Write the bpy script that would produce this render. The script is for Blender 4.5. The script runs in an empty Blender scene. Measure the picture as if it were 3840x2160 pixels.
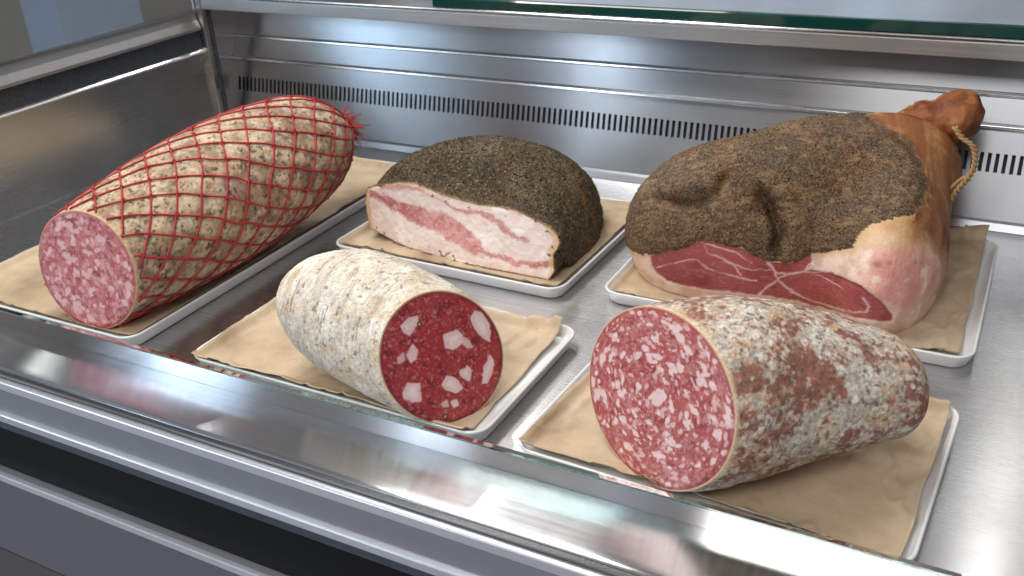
import bpy, math, random
import numpy as np
from mathutils import Matrix, Vector

sc = bpy.context.scene
C = sc.collection
rng = np.random.default_rng(7)
random.seed(7)

# ------------------------------------------------------------------ camera, light, exposure
CAM = np.array([0.2500, -0.8386, 0.5579])
YAW, PITCH, ROLL = -0.5149, 0.4667, -0.0562
fwd = np.array([math.sin(YAW) * math.cos(PITCH), math.cos(YAW) * math.cos(PITCH), -math.sin(PITCH)])
rgt = np.array([math.cos(YAW), -math.sin(YAW), 0.0])
upv = np.cross(rgt, fwd)
r2 = rgt * math.cos(ROLL) + upv * math.sin(ROLL)
u2 = -rgt * math.sin(ROLL) + upv * math.cos(ROLL)
cam = bpy.data.cameras.new('camera')
cam.sensor_width = 36.0
cam.lens = 34.56
cam.clip_start, cam.clip_end = 0.02, 60.0
cam.dof.use_dof = True
cam.dof.focus_distance = 1.02
cam.dof.aperture_fstop = 9.0
cam_o = bpy.data.objects.new('camera', cam)
C.objects.link(cam_o)
cam_o.matrix_world = Matrix(((r2[0], u2[0], -fwd[0], CAM[0]), (r2[1], u2[1], -fwd[1], CAM[1]),
                             (r2[2], u2[2], -fwd[2], CAM[2]), (0, 0, 0, 1)))
sc.camera = cam_o

sc.view_settings.view_transform = 'Standard'
sc.view_settings.look = 'None'
sc.view_settings.exposure = 0.0
sc.view_settings.gamma = 1.0
sc.view_settings.use_curve_mapping = False
sc.cycles.max_bounces = 8
sc.cycles.sample_clamp_indirect = 6.0
sc.cycles.use_denoising = True

# the shop around the case: soft uneven ambient light (windows, walls, doorways), as an environment
world = bpy.data.worlds.new('World')
sc.world = world
world.use_nodes = True
wn, wl = world.node_tree.nodes, world.node_tree.links
wn.clear()
w_out = wn.new('ShaderNodeOutputWorld')
w_bg = wn.new('ShaderNodeBackground')
w_tc = wn.new('ShaderNodeTexCoord')
w_map = wn.new('ShaderNodeMapping')
w_map.inputs['Scale'].default_value = (1.0, 1.0, 0.28)
w_no = wn.new('ShaderNodeTexNoise')
w_no.inputs['Scale'].default_value = 7.5
w_no.inputs['Detail'].default_value = 2.5
w_no.inputs['Roughness'].default_value = 0.55
w_cr = wn.new('ShaderNodeValToRGB')
cr = w_cr.color_ramp
cr.elements[0].position = 0.30
cr.elements[0].color = (0.10, 0.095, 0.09, 1)
cr.elements[1].position = 0.78
cr.elements[1].color = (1.05, 1.18, 1.40, 1)
for pos, col in ((0.42, (0.24, 0.22, 0.20, 1)), (0.52, (0.36, 0.345, 0.34, 1)), (0.62, (0.58, 0.65, 0.78, 1))):
    e = cr.elements.new(pos)
    e.color = col
wl.new(w_tc.outputs['Generated'], w_map.inputs['Vector'])
wl.new(w_map.outputs['Vector'], w_no.inputs['Vector'])
wl.new(w_no.outputs['Fac'], w_cr.inputs['Fac'])
wl.new(w_cr.outputs['Color'], w_bg.inputs['Color'])
wl.new(w_bg.outputs['Background'], w_out.inputs['Surface'])
w_bg.inputs['Strength'].default_value = 0.66


def area(name, loc, target, sx, sy, power, col=(1.0, 0.95, 0.88)):
    l = bpy.data.lights.new(name, 'AREA')
    l.shape = 'RECTANGLE'
    l.size, l.size_y = sx, sy
    l.energy = power
    l.color = col
    o = bpy.data.objects.new(name, l)
    C.objects.link(o)
    d = Vector(target) - Vector(loc)
    o.location = loc
    o.rotation_euler = d.to_track_quat('-Z', 'Y').to_euler()
    return o


# overhead shop lighting: one broad panel above the counter, one over the customers' side
area('overhead_panel_light', (-0.75, 0.02, 1.45), (-0.30, 0.10, 0.0), 1.0, 0.55, 19.0, (1.0, 0.965, 0.92))
area('customer_side_light', (0.1, -1.9, 1.9), (-0.2, 0.1, 0.05), 1.2, 0.8, 32.0, (1.0, 0.96, 0.92))
# the row of ceiling downlights behind the counter whose streaks lie on the front sill
for lx, pw, sz in ((-3.95, 22.0, 0.14), (-2.95, 10.0, 0.18), (-1.46, 9.0, 0.09), (-0.62, 2.5, 0.10), (0.34, 1.2, 0.10)):
    area('ceiling_downlight', (lx, 1.74, 1.8), (lx * 0.55, 0.2, 0.0), sz, 0.3, pw, (1.0, 0.98, 0.95))
area('ceiling_tube_light', (0.56, 2.7, 1.8), (0.60, 2.6, 0.0), 0.36, 2.4, 5.5, (1.0, 0.97, 0.93))
# daylight through the glazed shop doors behind the camera
area('shop_door_daylight', (-3.45, -3.0, 0.9), (-0.6, 0.5, 0.2), 0.50, 1.9, 34.0, (0.60, 0.79, 1.0))
area('shop_door_daylight', (-1.95, -3.0, 0.9), (-0.4, 0.5, 0.2), 0.30, 1.9, 13.0, (0.72, 0.86, 1.0))

# ------------------------------------------------------------------ helpers
def lin(r, g, b):
    f = lambda v: ((v / 255.0 + 0.055) / 1.055) ** 2.4 if v / 255.0 > 0.04045 else v / 255.0 / 12.92
    return np.array([f(r), f(g), f(b)])


def _hash(ix, iy, iz, seed):
    h = (ix * 374761393 + iy * 668265263 + iz * 2147483647 + seed * 1274126177) & 0xFFFFFFFF
    h = ((h ^ (h >> 13)) * 1274126177) & 0xFFFFFFFF
    h = ((h ^ (h >> 16)) * 2246822519) & 0xFFFFFFFF
    return ((h ^ (h >> 15)) & 0xFFFFFF) / float(0xFFFFFF)


def vnoise(P, scale, seed=0):
    """smooth value noise in -1..1"""
    Q = np.asarray(P, float) * scale + 1000.0
    i = np.floor(Q).astype(np.int64)
    f = Q - i
    f = f * f * f * (f * (f * 6 - 15) + 10)
    out = np.zeros(len(Q))
    for dx in (0, 1):
        wx = f[:, 0] if dx else 1 - f[:, 0]
        for dy in (0, 1):
            wy = f[:, 1] if dy else 1 - f[:, 1]
            for dz in (0, 1):
                wz = f[:, 2] if dz else 1 - f[:, 2]
                out += wx * wy * wz * _hash(i[:, 0] + dx, i[:, 1] + dy, i[:, 2] + dz, seed)
    return out * 2 - 1


def fbm(P, scale, octs=4, seed=0, gain=0.55):
    o, a, t = 0, 1.0, 0.0
    for k in range(octs):
        o = o + a * vnoise(P, scale * 2.03 ** k, seed + 17 * k)
        t += a
        a *= gain
    return o / t


def sstep(a, b, x):
    t = np.clip((x - a) / (b - a), 0, 1)
    return t * t * (3 - 2 * t)


def mixc(c, d, f):
    f = np.asarray(f)[:, None]
    return c * (1 - f) + d * f


def in_poly(P, poly):
    poly = np.asarray(poly, float)
    x, y = P[:, 0], P[:, 1]
    r = np.zeros(len(P), bool)
    j = len(poly) - 1
    for i in range(len(poly)):
        xi, yi = poly[i]
        xj, yj = poly[j]
        c = ((yi > y) != (yj > y)) & (x < (xj - xi) * (y - yi) / (yj - yi + 1e-12) + xi)
        r ^= c
        j = i
    return r


def seg_dist(P, pts, closed=False):
    pts = np.asarray(pts, float)
    d = np.full(len(P), 1e9)
    n = len(pts)
    for i in range(n if closed else n - 1):
        a, b = pts[i], pts[(i + 1) % n]
        ab = b - a
        t = np.clip(((P - a) @ ab) / (ab @ ab + 1e-12), 0, 1)
        d = np.minimum(d, np.linalg.norm(P - a - t[:, None] * ab, axis=1))
    return d


def poly_sd(P, poly):
    """signed distance, negative inside"""
    return seg_dist(P, poly, True) * np.where(in_poly(P, poly), -1, 1)


def tag(o, label=None, cat=None, group=None, kind=None):
    for k, v in (('label', label), ('category', cat), ('group', group), ('kind', kind)):
        if v:
            o[k] = v
    return o


def empty(name, loc):
    o = bpy.data.objects.new(name, None)
    o.empty_display_size = 0.05
    C.objects.link(o)
    o.location = loc
    return o


def origin(o):
    p = np.zeros(3)
    while o is not None:
        p = p + np.array(o.location)
        o = o.parent
    return p


def mesh_obj(name, V, F, mat, parent=None, loc=None, col=None, smooth=True, uv=None):
    """V in world metres; the object sits at its parent's origin (or at loc)"""
    V = np.asarray(V, float)
    org = origin(parent) if parent is not None else np.zeros(3)
    base = org if loc is None else np.asarray(loc, float)
    me = bpy.data.meshes.new(name)
    Vl = V - base
    if isinstance(F, np.ndarray):
        n = F.shape[1]
        me.vertices.add(len(Vl))
        me.vertices.foreach_set('co', Vl.astype(np.float32).ravel())
        me.loops.add(F.size)
        me.loops.foreach_set('vertex_index', F.astype(np.int32).ravel())
        me.polygons.add(len(F))
        me.polygons.foreach_set('loop_start', np.arange(0, F.size, n, dtype=np.int32))
        me.update(calc_edges=True)
        me.validate()
    else:
        me.from_pydata([tuple(v) for v in Vl], [], [tuple(f) for f in F])
        me.update()
    if smooth:
        me.polygons.foreach_set('use_smooth', np.ones(len(me.polygons), bool))
    if col is not None:
        a = me.color_attributes.new('Col', 'FLOAT_COLOR', 'POINT')
        c4 = np.ones((len(V), 4), np.float32)
        c4[:, :3] = np.clip(col, 0, 1)
        a.data.foreach_set('color', c4.ravel())
    if uv is not None:                                    # planar map: (origin axis u, axis v)
        l = me.uv_layers.new(name='UVMap')
        li = np.empty(len(me.loops), np.int32)
        me.loops.foreach_get('vertex_index', li)
        u = V[:, uv[0]]
        v = V[:, uv[1]]
        l.data.foreach_set('uv', np.stack([u[li], v[li]], 1).astype(np.float32).ravel())
    me.materials.append(mat)
    o = bpy.data.objects.new(name, me)
    C.objects.link(o)
    if parent is not None:
        o.parent = parent
        o.location = base - org
    else:
        o.location = base
    return o


def grid_faces(n, m, cu=False, cv=False):
    """quads of an n x m grid; cv closes the second direction"""
    i = np.arange(n if cu else n - 1)
    j = np.arange(m if cv else m - 1)
    I, J = np.meshgrid(i, j, indexing='ij')
    I2, J2 = (I + 1) % n, (J + 1) % m
    return np.stack([I * m + J, I2 * m + J, I2 * m + J2, I * m + J2], -1).reshape(-1, 4)


def tube(path, rad, k=6, caps=True):
    """verts, faces of a round tube along path (n,3); rad scalar or array"""
    path = np.asarray(path, float)
    n = len(path)
    T = np.gradient(path, axis=0)
    T /= np.linalg.norm(T, axis=1)[:, None] + 1e-12
    ref = np.array([0.0, 0.0, 1.0]) if abs(T[0, 2]) < 0.9 else np.array([1.0, 0, 0])
    N = np.cross(T[0], ref)
    N /= np.linalg.norm(N)
    rad = np.broadcast_to(rad, (n,))
    a = np.linspace(0, 2 * np.pi, k, endpoint=False)
    V = []
    for i in range(n):
        N = N - T[i] * (N @ T[i])
        N /= np.linalg.norm(N) + 1e-12
        B = np.cross(T[i], N)
        V.append(path[i] + rad[i] * (np.outer(np.cos(a), N) + np.outer(np.sin(a), B)))
    V = np.concatenate(V)
    F = [tuple(f[::-1]) for f in grid_faces(n, k, False, True)]
    if caps:
        F.append(tuple(range(k))[::-1])
        F.append(tuple((n - 1) * k + q for q in range(k)))
    return V, F


def join(parts):
    V, F, o = [], [], 0
    for v, f in parts:
        V.append(np.asarray(v, float))
        F += [tuple(int(i) + o for i in q) for q in f]
        o += len(v)
    return np.concatenate(V), F


def box(x0, x1, y0, y1, z0, z1):
    V = [(x, y, z) for x in (x0, x1) for y in (y0, y1) for z in (z0, z1)]
    F = [(0, 1, 3, 2), (4, 6, 7, 5), (0, 4, 5, 1), (2, 3, 7, 6), (0, 2, 6, 4), (1, 5, 7, 3)]
    return np.array(V, float), F


def profile_x(pts, x0, x1):
    """closed (y, z) outline extruded along X; flat shaded"""
    n = len(pts)
    V = [(x0, y, z) for y, z in pts] + [(x1, y, z) for y, z in pts]
    F = [(i, (i + 1) % n, n + (i + 1) % n, n + i) for i in range(n)]
    F += [tuple(range(n))[::-1], tuple(range(n, 2 * n))]
    return np.array(V, float), F


def profile_y(pts, y0, y1):
    n = len(pts)
    V = [(x, y0, z) for x, z in pts] + [(x, y1, z) for x, z in pts]
    F = [(i, (i + 1) % n, n + (i + 1) % n, n + i) for i in range(n)]
    F += [tuple(range(n))[::-1], tuple(range(n, 2 * n))]
    return np.array(V, float), F


def bevel(o, w, seg=2):
    m = o.modifiers.new('bevel', 'BEVEL')
    m.width = w
    m.segments = seg
    m.limit_method = 'ANGLE'
    return o


# ------------------------------------------------------------------ materials
class NT:
    def __init__(self, name):
        self.m = bpy.data.materials.new(name)
        self.m.use_nodes = True
        self.n, self.l = self.m.node_tree.nodes, self.m.node_tree.links
        self.b = self.n['Principled BSDF']

    def new(self, t, **kw):
        n = self.n.new(t)
        for k, v in kw.items():
            if k in n.inputs:
                n.inputs[k].default_value = v
            else:
                setattr(n, k, v)
        return n

    def link(self, a, b):
        self.l.new(a, b)

    def set(self, **kw):
        for k, v in kw.items():
            self.b.inputs[k.replace('_', ' ')].default_value = v

    def coords(self, scale=(1, 1, 1)):
        t = self.new('ShaderNodeTexCoord')
        m = self.new('ShaderNodeMapping')
        m.inputs['Scale'].default_value = scale
        self.link(t.outputs['Object'], m.inputs['Vector'])
        return m.outputs['Vector']

    def noise(self, vec, scale, detail=4.0, rough=0.6):
        n = self.new('ShaderNodeTexNoise')
        n.inputs['Scale'].default_value = scale
        n.inputs['Detail'].default_value = detail
        n.inputs['Roughness'].default_value = rough
        self.link(vec, n.inputs['Vector'])
        return n.outputs['Fac']

    def ramp(self, fac, stops):
        r = self.new('ShaderNodeValToRGB')
        e = r.color_ramp.elements
        e[0].position, e[0].color = stops[0][0], (*stops[0][1], 1)
        e[1].position, e[1].color = stops[-1][0], (*stops[-1][1], 1)
        for p, c in stops[1:-1]:
            q = e.new(p)
            q.color = (*c, 1)
        self.link(fac, r.inputs['Fac'])
        return r.outputs['Color']

    def rangef(self, fac, a, b, c, d):
        r = self.new('ShaderNodeMapRange')
        for k, v in zip(('From Min', 'From Max', 'To Min', 'To Max'), (a, b, c, d)):
            r.inputs[k].default_value = v
        self.link(fac, r.inputs['Value'])
        return r.outputs['Result']

    def mul(self, ca, cb, fac=1.0, mode='MULTIPLY'):
        m = self.new('ShaderNodeMix')
        m.data_type = 'RGBA'
        m.blend_type = mode
        if isinstance(fac, float):
            m.inputs[0].default_value = fac
        else:
            self.link(fac, m.inputs[0])
        for sock, v in ((m.inputs[6], ca), (m.inputs[7], cb)):
            if isinstance(v, tuple):
                sock.default_value = (*v, 1)
            else:
                self.link(v, sock)
        return m.outputs[2]

    def bump(self, h, strength, dist, prev=None):
        b = self.new('ShaderNodeBump')
        b.inputs['Strength'].default_value = strength
        b.inputs['Distance'].default_value = dist
        self.link(h, b.inputs['Height'])
        if prev is not None:
            self.link(prev, b.inputs['Normal'])
        return b.outputs['Normal']


def steel(name, base=(0.60, 0.605, 0.615), rough=0.22, aniso=0.7, rot=0.25, brush='x', var=0.10, streak=0.03, bst=0.05):
    t = NT(name)
    t.set(Metallic=1.0, Roughness=rough, Anisotropic=aniso)
    t.b.inputs['Anisotropic Rotation'].default_value = rot
    sc_ = {'x': (1.2, 260, 260), 'y': (260, 1.2, 260), 'z': (260, 260, 1.2)}[brush]
    v = t.coords(sc_)
    n = t.noise(v, 4.0, 3.0, 0.6)
    v2 = t.coords((1, 1, 1))
    big = t.noise(v2, 5.0, 4.0, 0.6)
    r = t.rangef(n, 0.3, 0.7, rough - streak, rough + streak)
    r2_ = t.rangef(big, 0.3, 0.75, -0.03, 0.05)
    ad = t.new('ShaderNodeMath', operation='ADD')
    t.link(r, ad.inputs[0])
    t.link(r2_, ad.inputs[1])
    t.link(ad.outputs[0], t.b.inputs['Roughness'])
    lo = tuple(c * (1 - var) for c in base)
    hi = tuple(min(1.0, c * (1 + var)) for c in base)
    t.link(t.ramp(n, [(0.3, lo), (0.7, hi)]), t.b.inputs['Base Color'])
    tg = t.new('ShaderNodeTangent', direction_type='UV_MAP')
    tg.uv_map = 'UVMap'
    t.link(tg.outputs['Tangent'], t.b.inputs['Tangent'])
    t.link(t.bump(n, bst, 0.0004), t.b.inputs['Normal'])
    return t.m


def plain(name, col, rough=0.5, metal=0.0, var=0.06, nscale=40.0, bumpd=0.0, **kw):
    t = NT(name)
    t.set(Roughness=rough, Metallic=metal, **kw)
    n = t.noise(t.coords(), nscale, 4.0)
    lo = tuple(c * (1 - var) for c in col)
    hi = tuple(min(1.0, c * (1 + var)) for c in col)
    t.link(t.ramp(n, [(0.3, lo), (0.7, hi)]), t.b.inputs['Base Color'])
    if bumpd:
        t.link(t.bump(n, 0.4, bumpd), t.b.inputs['Normal'])
    return t.m


M = {}
M['deck'] = steel('brushed_deck_steel', (0.60, 0.60, 0.605), 0.26, 0.88, var=0.05, bst=0.015)
M['sill'] = steel('brushed_sill_steel', (0.58, 0.585, 0.60), 0.19, 0.97, var=0.05, streak=0.015, bst=0.010)
M['wall'] = steel('brushed_back_wall_steel', (0.38, 0.395, 0.42), 0.30, 0.92, var=0.04, streak=0.01, bst=0.008)
M['side'] = steel('brushed_side_wall_steel', (0.48, 0.475, 0.47), 0.24, 0.6, brush='y', bst=0.01)
M['trim'] = steel('polished_trim_steel', (0.78, 0.785, 0.80), 0.16, 0.3)
M['rail'] = steel('dull_rail_aluminium', (0.42, 0.42, 0.415), 0.38, 0.4)
M['alu_light'] = plain('satin_light_aluminium', (0.74, 0.74, 0.79), 0.33, 0.7, 0.03)
M['alu_grey'] = plain('satin_grey_aluminium', (0.27, 0.275, 0.31), 0.5, 0.3, 0.03)
M['panel_grey'] = plain('grey_painted_panel', (0.135, 0.128, 0.147), 0.5, 0.1, 0.05, 8.0)
M['black'] = plain('black_plastic', (0.005, 0.005, 0.006), 0.55, 0.0, 0.1)
M['black'].node_tree.nodes['Principled BSDF'].inputs['Specular IOR Level'].default_value = 0.18
M['navy'] = plain('dark_blue_grey_plastic', (0.045, 0.06, 0.09), 0.35, 0.2, 0.1)
M['gasket'] = plain('dark_rubber_gasket', (0.034, 0.040, 0.048), 0.25, 0.0, 0.3, 300.0, 0.001)
M['slot'] = plain('dark_duct', (0.022, 0.026, 0.036), 0.6)
M['tray'] = plain('white_melamine', (0.74, 0.74, 0.735), 0.28, 0.0, 0.02, 30.0)
M['shopwall'] = plain('beige_grey_wall_paint', (0.36, 0.335, 0.30), 0.8, 0.0, 0.05, 3.0)


def glass_mat(name, col, rough=0.02, trans=1.0):
    t = NT(name)
    t.set(Roughness=rough, IOR=1.5)
    t.b.inputs['Transmission Weight'].default_value = trans
    n = t.noise(t.coords(), 30.0)
    t.link(t.ramp(n, [(0.3, tuple(c * 0.97 for c in col)), (0.7, col)]), t.b.inputs['Base Color'])
    return t.m


M['kerb_glass'] = glass_mat('teal_edged_glass', (0.50, 0.85, 0.86))
M['green_glass'] = glass_mat('deep_green_glass_edge', (0.0, 0.045, 0.036), 0.06, 0.2)
M['top_reflection'] = plain('blue_grey_glass_reflection', (0.28, 0.34, 0.41), 0.10, 0.0, 0.1, 6.0)  # opaque blue-grey: the room's reflection in the shelf top, put into the colour
M['pane_glass'] = glass_mat('clear_glass', (0.93, 0.97, 0.96))


def paper_mat():
    t = NT('brown_parchment_paper')
    v = t.coords()
    a = t.noise(v, 16.0, 5.0, 0.65)
    fib = t.noise(t.coords((40, 400, 100)), 4.0, 3.0)
    c = t.ramp(a, [(0.28, (0.43, 0.325, 0.210)), (0.50, (0.54, 0.42, 0.285)), (0.72, (0.62, 0.495, 0.35))])
    st = t.noise(t.coords((1.0, 1.3, 1.0)), 7.0, 3.0, 0.5)
    c = t.mul(c, t.ramp(st, [(0.32, (0.70, 0.66, 0.60)), (0.48, (1.0, 1.0, 1.0))]))
    c2 = t.ramp(fib, [(0.3, (0.93, 0.92, 0.90)), (0.7, (1.0, 1.0, 1.0))])
    t.link(t.mul(c, c2), t.b.inputs['Base Color'])
    t.set(Roughness=0.55)
    t.b.inputs['Specular IOR Level'].default_value = 0.35
    cr1 = t.noise(v, 45.0, 4.0, 0.6)
    nb = t.bump(cr1, 0.55, 0.0022)
    nb = t.bump(fib, 0.2, 0.0004, nb)
    t.link(nb, t.b.inputs['Normal'])
    return t.m


M['paper'] = paper_mat()


def meat_mat(name, rough, knife=None, fine=(900.0, 0.82, 1.12), bumps=((500.0, 0.5, 0.0008),), sss=0.0, spec=0.4, coat=0.0, roughvar=0.08, speck=None):
    """colour comes from the thing's own pattern (vertex colours), fine grain from noise"""
    t = NT(name)
    at = t.new('ShaderNodeAttribute', attribute_name='Col')
    v = t.coords()
    n = t.noise(v, fine[0], 3.0, 0.7)
    g = t.rangef(n, 0.3, 0.7, fine[1], fine[2])
    comb = t.new('ShaderNodeCombineColor')
    for k in range(3):
        t.link(g, comb.inputs[k])
    c = t.mul(at.outputs['Color'], comb.outputs['Color'])
    if speck:                                              # (scale, threshold lo, hi, colour): small scattered grains
        for s_, lo, hi, cc in speck:
            vo = t.new('ShaderNodeTexVoronoi')
            vo.inputs['Scale'].default_value = s_
            t.link(v, vo.inputs['Vector'])
            sp = t.new('ShaderNodeSeparateColor')
            t.link(vo.outputs['Color'], sp.inputs['Color'])
            f = t.rangef(sp.outputs[0], lo, hi, 0.0, 1.0)
            c = t.mul(c, cc, f, 'MIX')
    t.link(c, t.b.inputs['Base Color'])
    rr = t.rangef(n, 0.3, 0.7, rough - roughvar, rough + roughvar)
    t.link(rr, t.b.inputs['Roughness'])
    t.b.inputs['Specular IOR Level'].default_value = spec
    nb = None
    for s_, st, di in bumps:
        nb = t.bump(t.noise(v, s_, 4.0, 0.65), st, di, nb)
    if knife:
        nb = t.bump(t.noise(t.coords(knife), 4.0, 3.0, 0.6), 0.35, 0.0006, nb)
    if nb is not None:
        t.link(nb, t.b.inputs['Normal'])
    if sss:
        t.b.inputs['Subsurface Weight'].default_value = sss
        t.b.inputs['Subsurface Radius'].default_value = (1.0, 0.35, 0.25)
        t.b.inputs['Subsurface Scale'].default_value = 0.004
    return t.m


M['casing'] = meat_mat('mouldy_salami_casing', 0.72, None, (700.0, 0.72, 1.20), ((160.0, 0.6, 0.0022), (700.0, 0.5, 0.0008)), 0, 0.25)
M['slice'] = meat_mat('cut_salami', 0.38, (25, 25, 190), (1500.0, 0.85, 1.12), ((420.0, 0.35, 0.0007),), 0.12, 0.45)
M['crust'] = meat_mat('pepper_crust', 0.75, None, (1300.0, 0.55, 1.35), ((300.0, 1.0, 0.0034), (1200.0, 0.9, 0.0014)), 0, 0.25,
                      speck=((620.0, 0.80, 0.84, (0.24, 0.18, 0.095)), (700.0, 0.82, 0.86, (0.012, 0.010, 0.008)), (430.0, 0.93, 0.95, (0.33, 0.26, 0.15))))
M['hamcrust'] = meat_mat('dark_cured_crust', 0.70, None, (1100.0, 0.60, 1.32), ((260.0, 0.9, 0.0024), (1000.0, 0.8, 0.0010)), 0, 0.3,
                         speck=((640.0, 0.79, 0.87, (0.22, 0.155, 0.085)), (760.0, 0.93, 0.96, (0.016, 0.012, 0.009))))
M['fat'] = meat_mat('cut_fat', 0.40, (30, 30, 160), (900.0, 0.93, 1.05), ((200.0, 0.35, 0.0012),), 0.2, 0.45)
M['hamcut'] = meat_mat('cut_ham', 0.45, None, (700.0, 0.84, 1.10), ((110.0, 0.55, 0.0024), (500.0, 0.4, 0.0009)), 0.12, 0.45)
M['rind'] = meat_mat('cured_rind', 0.52, None, (500.0, 0.74, 1.18), ((70.0, 0.6, 0.0030), (320.0, 0.5, 0.0012), (900.0, 0.4, 0.0006)), 0.04, 0.35, roughvar=0.14)
M['twine'] = plain('natural_twine', (0.36, 0.22, 0.09), 0.75, 0, 0.35, 600.0, 0.001)
M['net'] = plain('red_netting', (0.42, 0.020, 0.026), 0.55, 0, 0.25, 300.0)

# ------------------------------------------------------------------ the setting: deck, walls
XL, XR, YB = -1.136, 1.25, 0.529
DECK_Y0 = -0.2042


def sheet(name, x0, x1, y0, y1, z, mat, nx=60, ny=12, wob=0.0):
    X, Y = np.meshgrid(np.linspace(x0, x1, nx), np.linspace(y0, y1, ny), indexing='ij')
    P = np.stack([X.ravel(), Y.ravel(), np.full(X.size, z)], 1)
    P[:, 2] += wob * fbm(P * np.array([1, 1, 0]), 3.0, 2, 5)
    F = grid_faces(nx, ny)[:, ::1]
    return mesh_obj(name, P, F, mat, loc=((x0 + x1) / 2, (y0 + y1) / 2, z), uv=(0, 1))


deck = sheet('deck', XL, XR, DECK_Y0, YB, 0.0, M['deck'], 80, 30)
tag(deck, 'brushed stainless steel deck the white trays stand on', kind='structure')

# back wall: skirting fold, lower panel with a row of air slots, two folded ledges, upper panel
VZ0, VZ1 = 0.079, 0.1055


LEAN = math.tan(math.radians(14.0))                     # back wall tilt, added so the steel mirrors the bluish door daylight


def lean(y, z):
    m = (z - 0.5579) / (YB + 0.8386)
    z2 = z / (1 - m * LEAN)
    return (y + LEAN * z2, z2)


def strip(pts, x0, x1, th=0.003):
    """open (y, z) polyline extruded along X as a sheet with real thickness"""
    pts = [lean(y, z) for y, z in pts]
    back = [(y + th, z) for y, z in pts[::-1]]
    return profile_x(list(pts) + back, x0, x1)


bw = empty('back_wall', (0.05, YB, 0.0))
tag(bw, 'brushed stainless steel back wall with a row of air slots and folded ledges', kind='structure')
v, f = join([strip([(YB - 0.008, 0.0005), (YB - 0.006, 0.011), (YB, 0.013), (YB, VZ0)], XL, XR)])
mesh_obj('lower_panel', v, f, M['wall'], bw, smooth=False, uv=(0, 2))
v, f = strip([(YB, VZ1), (YB, 0.1375)], XL, XR)
mesh_obj('middle_panel', v, f, M['wall'], bw, smooth=False, uv=(0, 2))
v, f = strip([(YB - 0.005, 0.1385), (YB - 0.008, 0.1405), (YB - 0.008, 0.1440), (YB - 0.002, 0.1455)], XL, XR)
bevel(mesh_obj('ledge', v, f, M['trim'], bw, smooth=False, uv=(0, 2)), 0.0008)
v, f = strip([(YB - 0.001, 0.1460), (YB - 0.0005, 0.1790)], XL, XR)
mesh_obj('sloped_panel', v, f, M['wall'], bw, smooth=False, uv=(0, 2))
v, f = strip([(YB - 0.001, 0.1795), (YB - 0.004, 0.1815), (YB - 0.004, 0.1840), (YB + 0.004, 0.1855)], XL, XR)
bevel(mesh_obj('ledge', v, f, M['trim'], bw, smooth=False, uv=(0, 2)), 0.0008)
v, f = strip([(YB + 0.004, 0.1860), (YB + 0.004, 0.262)], XL, XR)
mesh_obj('upper_panel', v, f, M['wall'], bw, smooth=False, uv=(0, 2))
bars = []
x = XL + 0.028
while x < 0.36:
    bars.append(strip([(YB, VZ0), (YB, VZ1)], x, x + 0.0048))
    x += 0.0096
bars.append(strip([(YB, VZ0), (YB, VZ1)], XL, XL + 0.022))
bars.append(strip([(YB, VZ0), (YB, VZ1)], 0.37, XR))
v, f = join(bars)
mesh_obj('vent_grille', v, f, M['wall'], bw, smooth=False, uv=(0, 2))
v, f = strip([(YB + 0.012, VZ0 - 0.01), (YB + 0.012, VZ1 + 0.01)], XL, XR)
mesh_obj('air_duct', v, f, M['slot'], bw, smooth=False)

# side wall at the far left end
sw = empty('side_wall', (XL, 0.15, 0.0))
tag(sw, 'dark polished steel side wall closing the far end of the case', kind='structure')
v, f = profile_y([(XL, 0.0005), (XL, 0.156), (XL - 0.004, 0.156), (XL - 0.004, 0.0005)], -0.30, YB)
mesh_obj('steel_panel', v, f, M['side'], sw, smooth=False, uv=(1, 2))
v, f = profile_y([(XL + 0.006, 0.1563), (XL + 0.007, 0.159), (XL + 0.004, 0.162), (XL - 0.004, 0.162), (XL - 0.004, 0.1563)], -0.30, YB - 0.03)
bevel(mesh_obj('edge_trim', v, f, M['trim'], sw, smooth=False, uv=(1, 2)), 0.0008)
v, f = profile_y([(XL - 0.002, 0.1623), (XL - 0.002, 0.196), (XL - 0.012, 0.196), (XL - 0.012, 0.1623)], -0.30, YB - 0.03)
mesh_obj('dark_channel', v, f, M['gasket'], sw, smooth=False, uv=(1, 2))
v, f = profile_y([(XL + 0.004, 0.1963), (XL + 0.004, 0.201), (XL - 0.002, 0.214), (XL - 0.006, 0.228), (XL - 0.014, 0.228), (XL - 0.014, 0.1963)], -0.30, YB - 0.03)
bevel(mesh_obj('side_rail', v, f, M['rail'], sw, smooth=False, uv=(1, 2)), 0.001)
v, f = profile_y([(XL + 0.001, 0.2283), (XL + 0.001, 0.233), (XL - 0.012, 0.233), (XL - 0.012, 0.2283)], -0.30, YB - 0.03)
mesh_obj('edge_trim', v, f, M['trim'], sw, smooth=False, uv=(1, 2))
# corner post
v, f = join([box(XL - 0.012, XL + 0.010, YB - 0.028, YB + 0.080, 0.0005, 0.46)])
bevel(mesh_obj('corner_post', v, f, M['side'], sw, smooth=False, uv=(2, 1)), 0.002)
v, f = join([box(XL + 0.0105, XL + 0.014, YB - 0.014, YB - 0.009, 0.0005, 0.24), box(XL + 0.0105, XL + 0.016, YB - 0.020, YB - 0.0125, 0.083, 0.103)])
mesh_obj('corner_seal', v, f, M['gasket'], sw, smooth=False)

# glass end panel above the side wall
v, f = box(XL - 0.010, XL - 0.004, -0.30, YB - 0.03, 0.2335, 0.46)
gp = mesh_obj('end_glass', v, f, M['pane_glass'], loc=(XL - 0.007, 0.12, 0.2335), smooth=False)
tag(gp, 'clear upright glass end panel above the dark steel side wall', 'glass panel')

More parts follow.
